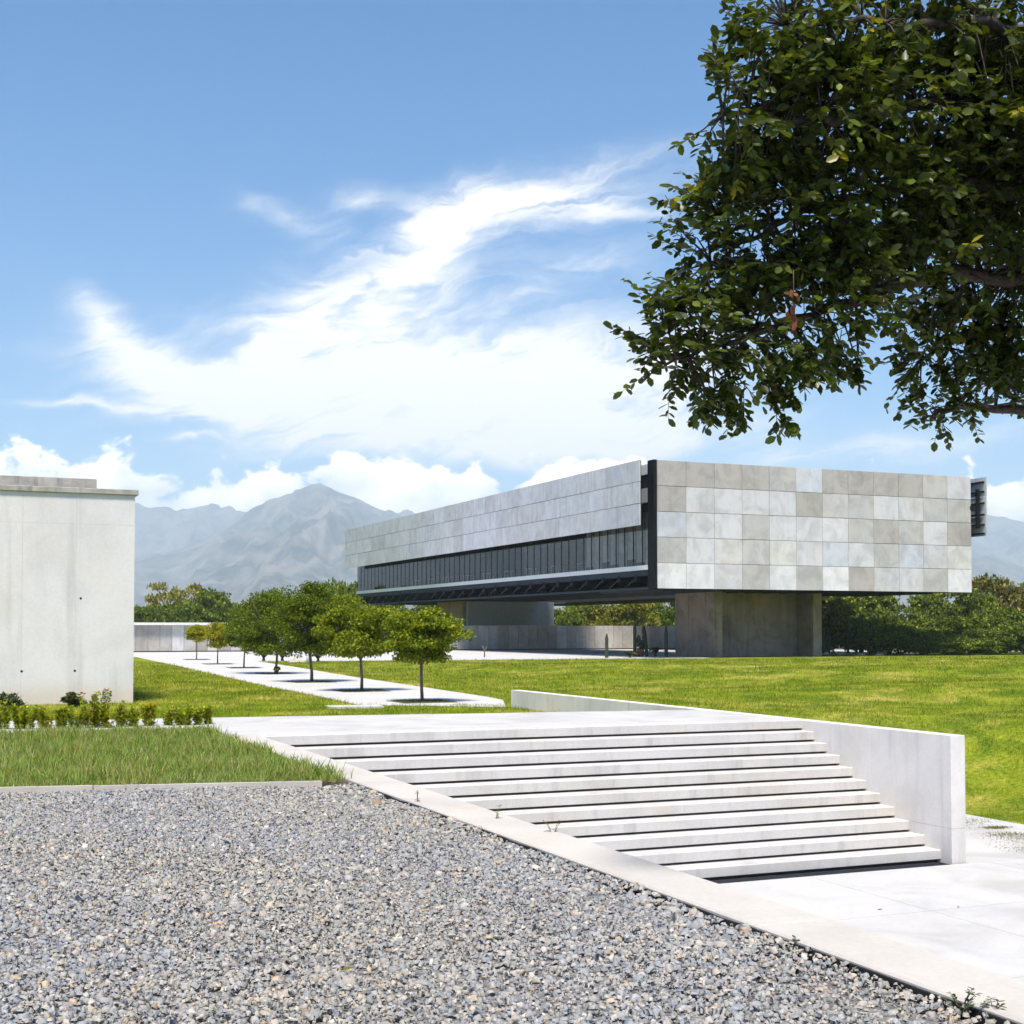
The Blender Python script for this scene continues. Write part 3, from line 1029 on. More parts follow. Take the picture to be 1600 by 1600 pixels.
# furniture behind the glass
ORD = ['first', 'second', 'third', 'fourth', 'fifth', 'sixth', 'seventh', 'eighth', 'ninth']
for i in range(9):
    y = BY0 + 14.5 + i * 5.2
    t = thing('reading_table', ORD[i] + ' small white table behind the glazing, counted from the near corner', 'table', (BX0 + 1.3, y, ZS - .05), 'tables behind the glass')
    box('table_top', (BX0 + .9, BX0 + 1.7), (y - .55, y + .55), (ZS + .68, ZS + .73), M['white'], t)
    for sx in (.94, 1.62):
        for sy in (-.5, .46):
            box('leg', (BX0 + sx, BX0 + sx + .05), (y + sy, y + sy + .05), (ZS - .05, ZS + .68), M['white'], t)
    for sgn in (-1, 1):
        yc = y + sgn * 1.25
        ch = thing('wooden_chair', 'reddish chair on the ' + ('near' if sgn < 0 else 'far') + ' side of the ' + ORD[i] + ' white table behind the glazing', 'chair', (BX0 + 1.3, yc, ZS - .05), 'chairs behind the glass')
        box('seat', (BX0 + 1.05, BX0 + 1.5), (yc - .22, yc + .22), (ZS + .38, ZS + .43), M['redwood'], ch)
        box('backrest', (BX0 + 1.05, BX0 + 1.5), (yc + sgn * .2 - .02, yc + sgn * .2 + .02), (ZS + .43, ZS + .86), M['redwood'], ch)
        for sx in (1.07, 1.44):
            for sy in (-.2, .16):
                box('leg', (BX0 + sx, BX0 + sx + .04), (yc + sy, yc + sy + .04), (ZS - .05, ZS + .38), M['redwood'], ch)

# ------------------------------------------------------------------ boundary wall of upright panels
WY = 128.0
bw = thing('boundary_wall', 'long wall of upright concrete panels far behind the path trees', 'wall', (45, WY, ZP))
zw1 = float(at_depth(600, 977, 128)[2])
npan = 80
bwm = box_mesh('wall_panel', (1.05, .14, zw1 - ZP - .12), .008, M['fence'])
for i in range(npan):
    o = link(bpy.data.objects.new('wall_panel', bwm), bw)
    o.location = (4.6 + i * 1.075, WY + .07, (zw1 + ZP + .12) / 2)
    t = random.choice([(1, 1, 1), (.95, .94, .92), (1.05, 1.05, 1.06), (.78, .76, .73), (.90, .89, .87), (1.3, 1.32, 1.36)])
    o.color = (*t, 1)
box('plinth', (4, 91), (WY + .03, WY + .3), (ZP - .3, ZP + .12), M['joint'], bw)
box('backing', (4, 91), (WY + .145, WY + .25), (ZP + .13, zw1 - .02), M['joint'], bw)
box('coping', (4, 43), (WY - .5, WY + .4), (zw1 + .01, zw1 + .24), M['white'], bw)


# ------------------------------------------------------------------ plants
def crown_leaves(r, n_clump, n_leaf, rx, ry, rz, clump=.34, flat=.42, full=False):
    c = r.normal(0, 1, (n_clump, 3)); c = c / np.linalg.norm(c, axis=1, keepdims=True)
    c *= (r.random((n_clump, 1)) ** .42)
    if not full:
        c[:, 2] = np.where(c[:, 2] < -.72, -.72 + .2 * r.random(n_clump), c[:, 2])
    cr = r.uniform(.65, 1.25, n_clump)
    idx = r.integers(0, n_clump, n_leaf)
    o = r.normal(0, 1, (n_leaf, 3)); o = o / np.linalg.norm(o, axis=1, keepdims=True) * (r.random((n_leaf, 1)) ** .5)
    o *= np.array([[clump, clump, clump * flat]]) * cr[idx][:, None]
    p = c[idx] * (1 - clump * .6) + o
    p[:, 2] -= 0.35 * (np.hypot(p[:, 0] - c[idx, 0], p[:, 1] - c[idx, 1]) ** 2)
    shade = c[idx, 2] * .5 + (o[:, 2] / (clump * flat)) * .5
    return p * np.array([[rx, ry, rz]]), shade


def leaf_mesh_obj(name, p, size, mat, cols, parent=None, r=None, up=.7, template=(CARD_V, CARD_F), jitter=.22, aspect=1.0):
    r = r or rng
    n = len(p)
    nrm = r.normal(0, .6, (n, 3)); nrm[:, 2] += up
    fwd = r.normal(0, 1, (n, 3)); fwd[:, 2] -= .35
    s = size * np.exp(r.normal(0, .2, n))
    V, Fc = bake(template[0], template[1], p, fwd, nrm, s * aspect, s)
    return np_mesh(name, V, Fc, mat, parent, tint=np.repeat(tints(cols, n, r, jitter), len(template[0]), 0))


def small_tree(px, py, label, top, x0, x1, bot, cols, seed, nl, trunk_r=.045):
    r = np.random.default_rng(seed)
    b = on_z(px, py, ZP)
    Zd = float(np.dot(b, _Fh)); k = F_PX / Zd
    h = (py - top) / k; cb = (py - bot) / k
    w = (x1 - x0) / k; off = ((x0 + x1) / 2 - px) / k
    t = thing('path_tree', label, 'tree', (b[0], b[1], ZP + .02), 'young trees along the path')
    lean = r.uniform(-.12, .12, 2)
    cx = np.array([b[0] + off * math.cos(TH), b[1] - off * math.sin(TH), 0])
    zc = ZP + (h + cb) / 2
    rz = (h - cb) / 2
    fork = np.array([b[0] + lean[0], b[1] + lean[1], ZP + cb + rz * .25])
    paths = [([b - [0, 0, .1], b + [lean[0] * .2 + r.uniform(-.03, .03), lean[1] * .2, cb * .5], fork], [trunk_r * 1.15, trunk_r * .9, trunk_r * .8])]
    tr = tubes('trunk', paths, M['palebark'], t, 8)
    limbs = []
    for i in range(9):
        a = r.uniform(0, 6.28); e = r.uniform(.35, .85)
        end = np.array([cx[0] + math.cos(a) * w * .40 * e, cx[1] + math.sin(a) * w * .40 * e, zc + rz * r.uniform(-.3, .75)])
        st_ = fork + (b + [0, 0, cb] - fork) * r.uniform(0, .5)
        mid = (st_ * .5 + end * .5) + np.array([0, 0, -.05 * rz])
        limbs.append(([st_, mid, end], [trunk_r * .55, trunk_r * .35, trunk_r * .12]))
    tubes('limb', limbs, M['palebark'], tr, 5)
    p, sh = crown_leaves(r, 60, int(nl * 4.4), w / 2 * 1.18, w / 2 * 1.18, rz * 1.24, .36, .42)
    p = p + np.array([cx[0], cx[1], zc])
    leaf_mesh_obj('crown', p, .092, M['softleaf'], cols, t, r, up=.9, jitter=.25, aspect=1.15)
    # planting pit
    q = .80
    R2 = np.array([1, 0, 0]); 
    o = prism('planting_pit', [(b[0] - q, b[1] - q), (b[0] + q, b[1] - q), (b[0] + q, b[1] + q), (b[0] - q, b[1] + q)], ZP - .1, ZP + .018, M['soil'])
    tag(o, kind='structure')
    n = 900
    pos = np.stack([b[0] + r.uniform(-q, q, n), b[1] + r.uniform(-q, q, n), np.full(n, ZP + .015)], -1)
    blades_obj('pit_grass', pos, r.uniform(.03, .09, n), np.full(n, .014), r.uniform(.3, 1, n), M['softleaf'],
               tints([(.09, .12, .02), (.12, .13, .035), (.06, .085, .015)], n, r), 'short grass in the square planting pit round a path tree', 'grass')


G1 = [(.15, .21, .011), (.21, .26, .014), (.10, .15, .009), (.33, .35, .018)]
G2 = [(.09, .14, .010), (.13, .18, .012), (.06, .10, .008), (.21, .25, .016)]
G3 = [(.33, .33, .012), (.25, .27, .012), (.44, .39, .016), (.19, .21, .012)]
small_tree(660, 1097, 'round green tree nearest the plaza, first in the path row', 946, 606, 722, 1042, G1, 1, 5200, .05)
small_tree(565, 1080, 'broad bushy green tree, second in the path row from the plaza', 933, 493, 624, 1040, G1, 2, 6200, .055)
small_tree(487, 1066, 'tall leafy green tree, third in the path row from the plaza', 906, 424, 543, 1034, G2, 3, 6400, .065)
small_tree(430, 1053, 'wide dark green tree, fourth in the path row from the plaza', 924, 358, 470, 1028, G2, 4, 6000, .065)
small_tree(381, 1044, 'partly hidden green tree, fifth in the path row behind the wide dark one', 966, 348, 402, 1016, G2, 5, 3000, .045)
small_tree(340, 1038, 'small yellow green tree, second from the far end of the path', 972, 319, 364, 1016, G3, 6, 2600, .04)
small_tree(307, 1031, 'small yellow green tree at the far end of the path row', 975, 290, 325, 1004, G3, 7, 2200, .04)


# background trees ------------------------------------------------------------
def bg_proto(seed, cols, nl, n_clump=60, flat=.45, leaf=.06, trunks=3):
    r = np.random.default_rng(seed)
    p, sh = crown_leaves(r, n_clump, nl, 1, 1, .52, .27, flat, True)
    p[:, 2] += .50
    nrm = r.normal(0, .6, (nl, 3)); nrm[:, 2] += .9
    fwd = r.normal(0, 1, (nl, 3)); fwd[:, 2] -= .3
    s = leaf * np.exp(r.normal(0, .25, nl))
    V, Fc = bake(CARD_V, CARD_F, p, fwd, nrm, s * 1.25, s)
    return V, Fc, np.repeat(tints(cols, nl, r, .28), 4, 0)


DK = [(.10, .15, .02), (.14, .185, .022), (.07, .105, .015), (.20, .24, .03)]
MD = [(.125, .18, .018), (.165, .22, .02), (.09, .13, .015), (.22, .26, .03)]
YL = [(.21, .21, .02), (.26, .24, .03), (.15, .16, .02), (.11, .12, .02)]
OL = [(.15, .15, .025), (.19, .17, .035), (.10, .11, .02), (.24, .20, .05)]
BR = [(.27, .25, .06), (.33, .30, .08), (.20, .19, .045), (.24, .24, .055)]
PROTO = {}
for key, cols, seeds in (('DK', DK, (21, 22, 23)), ('MD', MD, (31, 32, 33)), ('YL', YL, (41,)), ('OL', OL, (51, 52)), ('BR', BR, (61,))):
    PROTO[key] = []
    for s in seeds:
        V, Fc, tn = bg_proto(s, cols, 11000 if key != 'BR' else 3600, 95 if key != 'BR' else 26, .42 if key != 'BR' else .22)
        tmp = np_mesh('crown', V, Fc, M['farleaf'], tint=tn)
        PROTO[key].append(tmp.data)
        bpy.data.objects.remove(tmp)


def trunk_mesh(seed):
    r = random.Random(seed)
    ps = []
    for i in range(4):
        a = r.uniform(0, 6.28)
        e = (math.cos(a) * .5, math.sin(a) * .5, r.uniform(.5, .8))
        ps.append(([(0, 0, -.05), (e[0] * .25, e[1] * .25, .25), e], [.035, .025, .008]))
    o = tubes('trunk', ps, M['bark'], None, 5)
    me = o.data
    bpy.data.objects.remove(o)
    return me


TRM = [trunk_mesh(i) for i in range(3)]
cnt = [0]


def far_tree(px, base_py, top_py, half_px, Z, key, label, name='far_tree', group=None, zbase=None):
    """base on the ground at distance Z; crown top and half width measured in the photograph"""
    b = at_depth(px, base_py, Z)
    zb = ZP - .1 if zbase is None else zbase
    top = float(at_depth(px, top_py, Z)[2])
    h = top - zb; rx = half_px * Z / F_PX * 1.12
    cnt[0] += 1
    t = thing(name, label, 'tree', (b[0], b[1], zb), group)
    o = bpy.data.objects.new('crown', PROTO[key][cnt[0] % len(PROTO[key])])
    COL.objects.link(o); o.parent = t; o.scale = (rx, rx, h); o.rotation_euler = (0, 0, cnt[0] * 1.7)
    o = bpy.data.objects.new('trunk', TRM[cnt[0] % 3])
    COL.objects.link(o); o.parent = t; o.scale = (max(rx, h * .5) , max(rx, h * .5), h); o.rotation_euler = (0, 0, cnt[0] * 1.7)
    return t


# right hand grove behind the lawn
GRP = 'dense green trees behind the lawn right of the pier'
far_tree(1290, 1020, 930, 55, 124, 'YL', 'yellow green tree just right of the concrete pier')
far_tree(1360, 1015, 905, 66, 142, 'DK', 'tall dark tree left of the blue gap below the building')
far_tree(1322, 1012, 908, 58, 152, 'DK', 'tall dark tree farthest back between the pier and the blue gap')
far_tree(1345, 1022, 960, 55, 122, 'MD', 'low mid green tree behind the row of dark columnar cacti')
far_tree(1480, 1015, 905, 62, 138, 'DK', 'tall dark tree right of the blue gap below the building')
far_tree(1440, 1020, 958, 55, 124, 'MD', 'mid green tree in the grove just below the blue gap', group=GRP)
far_tree(1390, 1022, 972, 48, 116, 'MD', 'low mid green tree in front of the blue gap, left part of the grove', group=GRP)
far_tree(1500, 1022, 956, 60, 120, 'DK', 'dark spreading tree below the right end of the building', group=GRP)
far_tree(1440, 1024, 985, 45, 113, 'DK', 'lowest dark tree at the front of the grove, below the blue gap', group=GRP)
far_tree(1570, 1022, 940, 60, 122, 'DK', 'tall dark tree in the grove under the olive brown trees', group=GRP)
far_tree(1540, 1024, 978, 50, 114, 'DK', 'low dark tree at the front of the grove left of the right edge', group=GRP)
far_tree(1600, 1024, 966, 55, 115, 'DK', 'low dark tree at the front of the grove cut by the right edge', group=GRP)
far_tree(1640, 1022, 940, 60, 122, 'DK', 'dark tree behind the front trees at the very right edge of the grove', group=GRP)
far_tree(1490, 1024, 988, 42, 111, 'MD', 'smallest mid green tree at the front of the grove near its middle', group=GRP)
far_tree(1555, 1012, 893, 60, 150, 'OL', 'tall olive brown tree at the right edge behind the grove')
far_tree(1630, 1012, 905, 60, 148, 'OL', 'olive brown tree cut by the right edge of the picture')
far_tree(1530, 1015, 915, 40, 140, 'MD', 'pale green tree below the right end of the building')
# seen below the building
far_tree(905, 1000, 930, 50, 190, 'MD', 'light green tree behind the boundary wall below the building')
far_tree(968, 1000, 926, 58, 186, 'YL', 'yellowish tree behind the boundary wall below the building')
far_tree(1035, 1000, 920, 48, 196, 'DK', 'dark tree behind the boundary wall beside the pier')
far_tree(660, 1000, 938, 60, 175, 'DK', 'dark tree behind the boundary wall at the far end of the building')
# left, beyond the boundary wall
far_tree(272, 1000, 893, 58, 190, 'BR', 'sparse tan acacia tree rising above the dark trees on the left', 'acacia_tree')
far_tree(322, 1000, 908, 24, 195, 'BR', 'small sparse tan acacia right of the larger one', 'acacia_tree')
far_tree(318, 1000, 918, 56, 172, 'DK', 'large rounded dark tree behind the boundary wall')
far_tree(255, 1000, 936, 42, 176, 'DK', 'dark tree under the tan acacia')
far_tree(215, 1000, 940, 34, 174, 'DK', 'dark tree beside the corner of the white building')
far_tree(425, 1000, 918, 42, 190, 'DK', 'dark tree behind the wide dark path tree')
far_tree(370, 1000, 940, 34, 180, 'DK', 'low dark tree behind the small yellow path trees')
far_tree(520, 1000, 896, 48, 182, 'MD', 'green tree at the far left end of the raised building')
far_tree(565, 1000, 905, 42, 200, 'DK', 'dark tree behind the far end of the raised building')
far_tree(600, 1000, 930, 45, 180, 'DK', 'dark tree behind the second path tree')


# big tree overhanging on the right --------------------------------------------
def build_big_tree():
    r = np.random.default_rng(77)
    base = np.array([9.2, 5.4, ZL])
    t = thing('overhanging_tree', 'large dark leafy tree overhanging from the right edge of the picture', 'tree', base)
    P = at_depth
    hub = P(1880, 560, 8.2)
    trunk = [base - [0, 0, .2], base + [-.05, .05, 1.6], (base + [0, 0, 3.0]) * .45 + hub * .55, hub]
    limbs = [
        [hub, P(1640, 430, 9.0), P(1480, 425, 8.8), P(1360, 460, 8.6), P(1240, 500, 8.4), P(1130, 540, 8.2), P(1040, 570, 8.1)],
        [hub, P(1620, 300, 8.7), P(1460, 292, 8.5), P(1330, 310, 8.4), P(1210, 350, 8.3), P(1110, 410, 8.2)],
        [hub, P(1700, 190, 9.2), P(1480, 160, 8.5), P(1350, 178, 8.1), P(1230, 186, 7.9), P(1130, 180, 7.9)],
        [hub, P(1700, 60, 8.6), P(1540, 40, 8.2), P(1380, 30, 8.1), P(1230, 40, 8.0)],
        [hub, P(1740, 640, 9.6), P(1600, 640, 9.5), P(1490, 636, 9.4), P(1440, 660, 9.4)],
        [hub, P(1660, 520, 9.6), P(1540, 510, 9.5), P(1440, 560, 9.4)],
        [hub, P(1950, 250, 7.9), P(2050, 80, 7.5), P(2130, 20, 7.4)],
        [hub, P(1830, 150, 7.9), P(1780, -30, 7.8), P(1640, -90, 8.3), P(1420, -90, 8.5)],
        [hub, P(2100, 420, 7.8), P(2330, 330, 7.6)],
    ]
    paths = [(trunk, [.24, .20, .17, .14])]
    tr = tubes('trunk', paths, M['bark'], t, 12)
    nodes = []
    for L in limbs:
        m = len(L)
        # subdivide and wobble
        pts = []
        for i in range(m - 1):
            for s in range(5):
                f = s / 5
                p = L[i] * (1 - f) + L[i + 1] * f
                pts.append(p + (r.normal(0, .018, 3) if (i + s) else 0))
        pts.append(L[-1])
        rad = np.linspace(.062, .008, len(pts))
        tubes('limb', [(pts, list(rad))], M['bark'], tr, 7)
        nodes += [(p, q) for p, q in zip(pts[6:], rad[6:])]
    NP = np.array([p for p, q in nodes])
    # foliage masses: px, py, radius px, depth
    blobs = [(1230, 40, 85, 8.0), (1330, 70, 100, 8.2), (1450, 60, 120, 8.4), (1570, 90, 130, 8.5), (1180, 150, 75, 7.9), (1150, 225, 70, 7.9),
             (1260, 170, 100, 8.0), (1360, 210, 115, 8.2), (1480, 220, 140, 8.6), (1590, 270, 130, 8.8), (1130, 340, 66, 8.2), (1190, 300, 80, 8.2),
             (1270, 350, 115, 8.3), (1410, 360, 135, 8.6), (1550, 400, 130, 8.9), (1095, 430, 66, 8.2), (1170, 440, 90, 8.3), (1280, 460, 100, 8.4),
             (1390, 450, 80, 8.6), (1060, 510, 62, 8.1), (1015, 568, 42, 8.1), (1130, 545, 80, 8.2), (1225, 555, 66, 8.3), (1060, 590, 44, 8.1),
             (1110, 625, 46, 8.2), (1300, 555, 40, 8.5), (1200, 625, 30, 8.2), (1205, 665, 18, 8.2), (1450, 530, 78, 9.2), (1560, 520, 95, 9.3),
             (1430, 590, 52, 9.4), (1500, 600, 66, 9.4), (1575, 590, 60, 9.4), (1440, 660, 36, 9.4), (1490, 665, 26, 9.4), (1310, 490, 44, 8.5), (1600, 640, 26, 9.5),
             (1150, 20, 26, 8.0), (1105, 110, 14, 7.9), (1600, 180, 110, 9.0), (1500, 330, 110, 9.2), (1080, 650, 22, 8.2), (1250, 600, 22, 8.3), (1320, 590, 18, 8.5)]
    out = [(1720, 120, 170, 8.2), (1700, 380, 160, 8.4), (1850, 250, 200, 8.0), (1720, 600, 110, 8.6), (1620, -80, 170, 8.8), (1400, -90, 140, 8.5), (1240, -70, 90, 8.2),
           (1800, -40, 190, 7.6), (2050, 120, 230, 7.4), (2250, 280, 200, 7.6)]
    POS, FWD, NRM, SZ, COLR = [], [], [], [], []
    twigs = []
    pal = [(.055, .085, .010), (.075, .110, .012), (.040, .062, .008), (.105, .14, .014)]
    for bi, (px, py, rp, Zb) in enumerate(blobs + out):
        if bi < len(blobs):
            px, py = px + 14, py - 26 * min(1, max(0, py / 300))
        c = P(px, py, Zb)
        rr = rp * Zb / F_PX
        inside = bi < len(blobs)
        area = math.pi * rp * rp
        nt = max(4, int(area / (325 if inside else 1300)))
        for k in range(nt):
            d = r.normal(0, 1, 3); d /= np.linalg.norm(d)
            q = c + d * rr * (r.random() ** .45) * np.array([1, 1, .92])
            j = np.argmin(np.sum((NP - q) ** 2, 1))
            src = NP[j]
            # twig direction: away from its limb, drooping
            tdir = q - src
            ln = np.linalg.norm(tdir) + 1e-6
            tdir = tdir / ln
            tdir = tdir + np.array([0, 0, -.35]) + r.normal(0, .45, 3)
            tdir /= np.linalg.norm(tdir)
            L = r.uniform(.14, .26) * (1 if rp > 30 else .7)
            if k % 3 == 0:
                mid = src * .5 + q * .5 + np.array([0, 0, .06 * ln])
                twigs.append(([src, mid, q, q + tdir * L * .8], [.009, .006, .004, .0015]))
            else:
                twigs.append(([q - tdir * .05, q + tdir * L], [.003, .0012]))
            nlf = r.integers(9, 15)
            s = np.linspace(.05, 1, nlf)
            pp = q + tdir * L * s[:, None]
            side = np.cross(tdir, [0, 0, 1.0]); side /= (np.linalg.norm(side) + 1e-6)
            alt = np.where(np.arange(nlf) % 2 == 0, 1, -1)[:, None]
            f = side[None] * alt * .9 + tdir[None] * .6 + r.normal(0, .35, (nlf, 3)) + np.array([0, 0, -.25])
            nn = np.array([0, 0, 1.0]) + r.normal(0, .45, (nlf, 3))
            size = r.uniform(.045, .088, nlf)
            young = r.random() < (.035 if py < 450 else .01)
            cc = tints(pal, nlf, r, .2)
            if young:
                cc = np.array([.26, .25, .02]) * np.exp(r.normal(0, .25, (nlf, 1)))
                cc[: nlf // 2] = tints(pal, nlf // 2, r, .2) * 2.2
            POS.append(pp); FWD.append(f); NRM.append(nn); SZ.append(size); COLR.append(cc)
    POS, FWD, NRM, SZ, COLR = map(np.concatenate, (POS, FWD, NRM, SZ, COLR))
    # the 300 leaves nearest the viewer are single leaves, the rest one crown
    d = POS - EYEV
    zc = d @ _F
    u = 800 + F_PX * (d @ _R) / zc; v = CY - F_PX * (d @ _U) / zc
    inview = (u > 0) & (u < 1600) & (v > 0) & (v < 1600)
    # those on the outline show best: prefer small u and small depth
    score = np.where(inview, SZ / zc * (1 + .6 * (u < 1250)), 0)
    top = np.argsort(-score)[:300]
    sel = np.zeros(len(POS), bool); sel[top] = True
    V, Fc = bake(LEAF_V, LEAF_F, POS[~sel], FWD[~sel], NRM[~sel], SZ[~sel] * 1.08, SZ[~sel])
    cr = np_mesh('crown', V, Fc, M['leaf'], t, tint=np.repeat(COLR[~sel], len(LEAF_V), 0))
    cr['kind'] = 'stuff'
    # shared leaf meshes in a few tints
    lm = []
    for i in range(5):
        me = bpy.data.meshes.new('leaf')
        me.from_pydata([tuple(x) for x in LEAF_V], [], [tuple(int(q) for q in x) for x in LEAF_F])
        at = me.attributes.new('tint', 'FLOAT_COLOR', 'POINT')
        cc = np.ones((len(LEAF_V), 4), np.float32); cc[:, :3] = (pal + [(.05, .068, .012)])[i]
        at.data.foreach_set('color', cc.ravel())
        me.materials.append(M['leaf'])
        lm.append(me)
    for i in top:
        f = FWD[i] / np.linalg.norm(FWD[i]); nn = NRM[i] - f * np.dot(NRM[i], f); nn /= np.linalg.norm(nn)
        g = np.cross(f, nn)
        o = bpy.data.objects.new('leaf', lm[int(r.integers(0, 5))])
        COL.objects.link(o); o.parent = cr
        mat = Matrix(((g[0], f[0], nn[0], POS[i][0]), (g[1], f[1], nn[1], POS[i][1]), (g[2], f[2], nn[2], POS[i][2]), (0, 0, 0, 1)))
        o.matrix_basis = mat @ Matrix.Diagonal((SZ[i] * 1.08, SZ[i], SZ[i], 1))
    tw = tubes('twigs', twigs, M['bark'], tr, 4)
    tw['kind'] = 'stuff'
    # the bunch of dry brown leaves
    q = P(1240, 455, 7.7)
    n = 14
    pos = q + r.normal(0, .02, (n, 3)) + np.stack([np.zeros(n), np.zeros(n), -np.linspace(0, .17, n)], -1)
    fw = r.normal(0, .5, (n, 3)) + np.array([0, 0, -1.0])
    V, Fc = bake(LEAF_V, LEAF_F, pos, fw, r.normal(0, 1, (n, 3)), np.full(n, .055), np.full(n, .065))
    db = np_mesh('dry_leaf_bunch', V, Fc, M['softleaf'], t, tint=np.repeat(tints([(.20, .085, .05), (.26, .13, .08), (.13, .06, .04)], n, r), len(LEAF_V), 0))
    db['label'] = 'bunch of withered brown leaves hanging in the crown'
    tubes('dry_twig', [([q + [0, 0, .12], q, q - [0, 0, .15]], [.003, .003, .001])], M['bark'], t, 4)
    # soil square round the trunk, set in the landing
    pit = box('tree_pit', (base[0] - .9, base[0] + .9), (base[1] - .9, base[1] + .9), (ZL - .1, ZL + .012), M['soil'])
    tag(pit, kind='structure')


build_big_tree()


# hedge of young shrubs behind the bed -------------------------------------------
def shrub(px, base_py, top_py, halfw_px, label, cols, seed, flowers=0):
    r = np.random.default_rng(seed)
    b = on_z(px, base_py, -.03)
    Zd = float(np.dot(b, _Fh)); k = F_PX / Zd
    h = (base_py - top_py) / k * 1.15; w = halfw_px / k * 1.1
    t = thing('hedge_shrub', label, 'shrub', (b[0], b[1], -.03), 'low shrubs along the back of the grass bed')
    stems, P_, F_, N_ = [], [], [], []
    ns = max(5, int(halfw_px * .75))
    tips = []
    for i in range(ns):
        dx = r.uniform(-w, w); dy = r.uniform(-.10, .10)
        hh = h * r.uniform(.45, 1.04)
        foot = np.array([b[0] + dx * .6 * math.cos(TH), b[1] - dx * .6 * math.sin(TH) + dy * .6, -.04])
        tip = np.array([b[0] + dx * math.cos(TH), b[1] - dx * math.sin(TH) + dy, -.03 + hh])
        stems.append(([foot, tip], [.005, .002])); tips.append(tip)
        m = int(60 + 60 * hh)
        s = r.uniform(.12, 1.03, m)
        p = foot + (tip - foot) * s[:, None]
        a = r.uniform(0, 6.28, m)
        p = p + np.stack([np.cos(a), np.sin(a), 0 * a], -1) * r.uniform(0, .03, m)[:, None]
        P_.append(p); F_.append(np.stack([np.cos(a), np.sin(a), r.uniform(.3, 1.1, m)], -1)); N_.append(np.stack([-np.cos(a) * .6, -np.sin(a) * .6, np.ones(m)], -1))
    P_, F_, N_ = map(np.concatenate, (P_, F_, N_))
    tubes('stem', stems, M['bark'], t, 4)['kind'] = 'stuff'
    n = len(P_)
    V, Fc = bake(CARD_V, CARD_F, P_, F_, N_, np.full(n, .058), r.uniform(.045, .075, n))
    hz = np.clip((P_[:, 2] + .03) / h, 0, 1)[:, None]
    tn = tints(cols, n, r, .2)
    np_mesh('leaves', V, Fc, M['softleaf'], t, tint=np.repeat(tn, 4, 0))['kind'] = 'stuff'
    for i in range(flowers):
        tip = tips[i % len(tips)] + np.array([0, -.02, .012])
        m = 9
        a = np.linspace(0, 6.28, m, endpoint=False)
        fw = np.stack([np.cos(a), np.sin(a), r.uniform(.3, 1.0, m)], -1)
        V, Fc = bake(CARD_V, CARD_F, np.repeat(tip[None], m, 0), fw, np.tile([0, 0, 1.0], (m, 1)), np.full(m, .05), np.full(m, .052))
        np_mesh('flower', V, Fc, M['petal'], t)


SG = [(.19, .26, .015), (.27, .33, .02), (.12, .18, .012), (.40, .40, .03)]
SY = [(.36, .36, .02), (.28, .32, .02), (.18, .25, .015), (.44, .40, .03)]
shrub(2, 1142, 1103, 11, 'dark low shrub at the left edge of the picture behind the grass', SG, 201)
shrub(38, 1142, 1108, 18, 'loose green shrub, second from the left edge', SG, 202)
shrub(72, 1142, 1107, 13, 'thin yellowish shrub left of the pink flower', SY, 203)
shrub(95, 1142, 1112, 11, 'low shrub with a single pink flower left of the tall one', SG, 204, 1)
shrub(118, 1142, 1108, 12, 'pale green shrub beside the tall flowering one', SG, 205)
shrub(147, 1140, 1090, 22, 'tallest shrub with several pink flowers in the hedge', SG, 206, 3)
shrub(170, 1140, 1110, 7, 'bright yellow shoot right of the tall flowering shrub', SY, 207)
shrub(198, 1138, 1104, 17, 'upright green shrub with one pink flower right of the tall one', SG, 208, 1)
shrub(233, 1137, 1102, 12, 'yellow green shrub in the right half of the hedge', SY, 209)
shrub(262, 1136, 1112, 9, 'small shrub with a pink flower in the right half of the hedge', SG, 210, 1)
shrub(285, 1136, 1106, 14, 'dark green shrub, third from the right end of the hedge', SG, 211)
shrub(308, 1135, 1108, 8, 'narrow green shrub, second from the right end of the hedge', SG, 212)
shrub(325, 1134, 1109, 9, 'green shrub at the right end of the hedge', SG, 213)


def bush(px, base_py, wpx, hpx, z, label, cols, seed, name, n, leaf, petals=0):
    r = np.random.default_rng(seed)
    b = on_z(px, base_py, z)
    k = F_PX / float(np.dot(b, _Fh))
    w, h = wpx / k / 2, hpx / k
    t = thing(name, label, 'shrub', (b[0], b[1], z))
    st_ = []
    for i in range(7):
        a = r.uniform(0, 6.28)
        st_.append(([b, b + [math.cos(a) * w * .8, math.sin(a) * w * .8, h * r.uniform(.6, 1.0)]], [.01, .004]))
    tubes('stem', st_, M['bark'], t, 4)['kind'] = 'stuff'
    p, _ = crown_leaves(r, 16, n, w, w, h * .5, .4, .7)
    leaf_mesh_obj('leaves', p + b + [0, 0, h * .52], leaf, M['softleaf'], cols, t, r)['kind'] = 'stuff'
    for i in range(petals):
        q = b + np.array([w * (.2 + .22 * i), 0, h * (.95 - .06 * (i % 3))])
        m = 10
        a = r.uniform(0, 6.28, m)
        V, Fc = bake(CARD_V, CARD_F, np.repeat(q[None], m, 0), np.stack([np.cos(a), np.sin(a), r.uniform(0, 1, m)], -1), np.tile([0, 0, 1.0], (m, 1)), np.full(m, .07), np.full(m, .08))
        np_mesh('flower', V, Fc, M['redpetal'], t)


bush(112, 1107, 34, 24, ZP, 'dark shrub with deep red flowers against the white building', [(.05, .06, .015), (.09, .075, .03), (.035, .045, .012), (.08, .10, .02)], 301, 'rose_bush', 900, .08, 5)
bush(14, 1106, 50, 24, ZP, 'low grey green bush against the white building at the left edge', [(.06, .085, .025), (.09, .11, .04), (.045, .06, .02)], 302, 'low_bush', 900, .08)


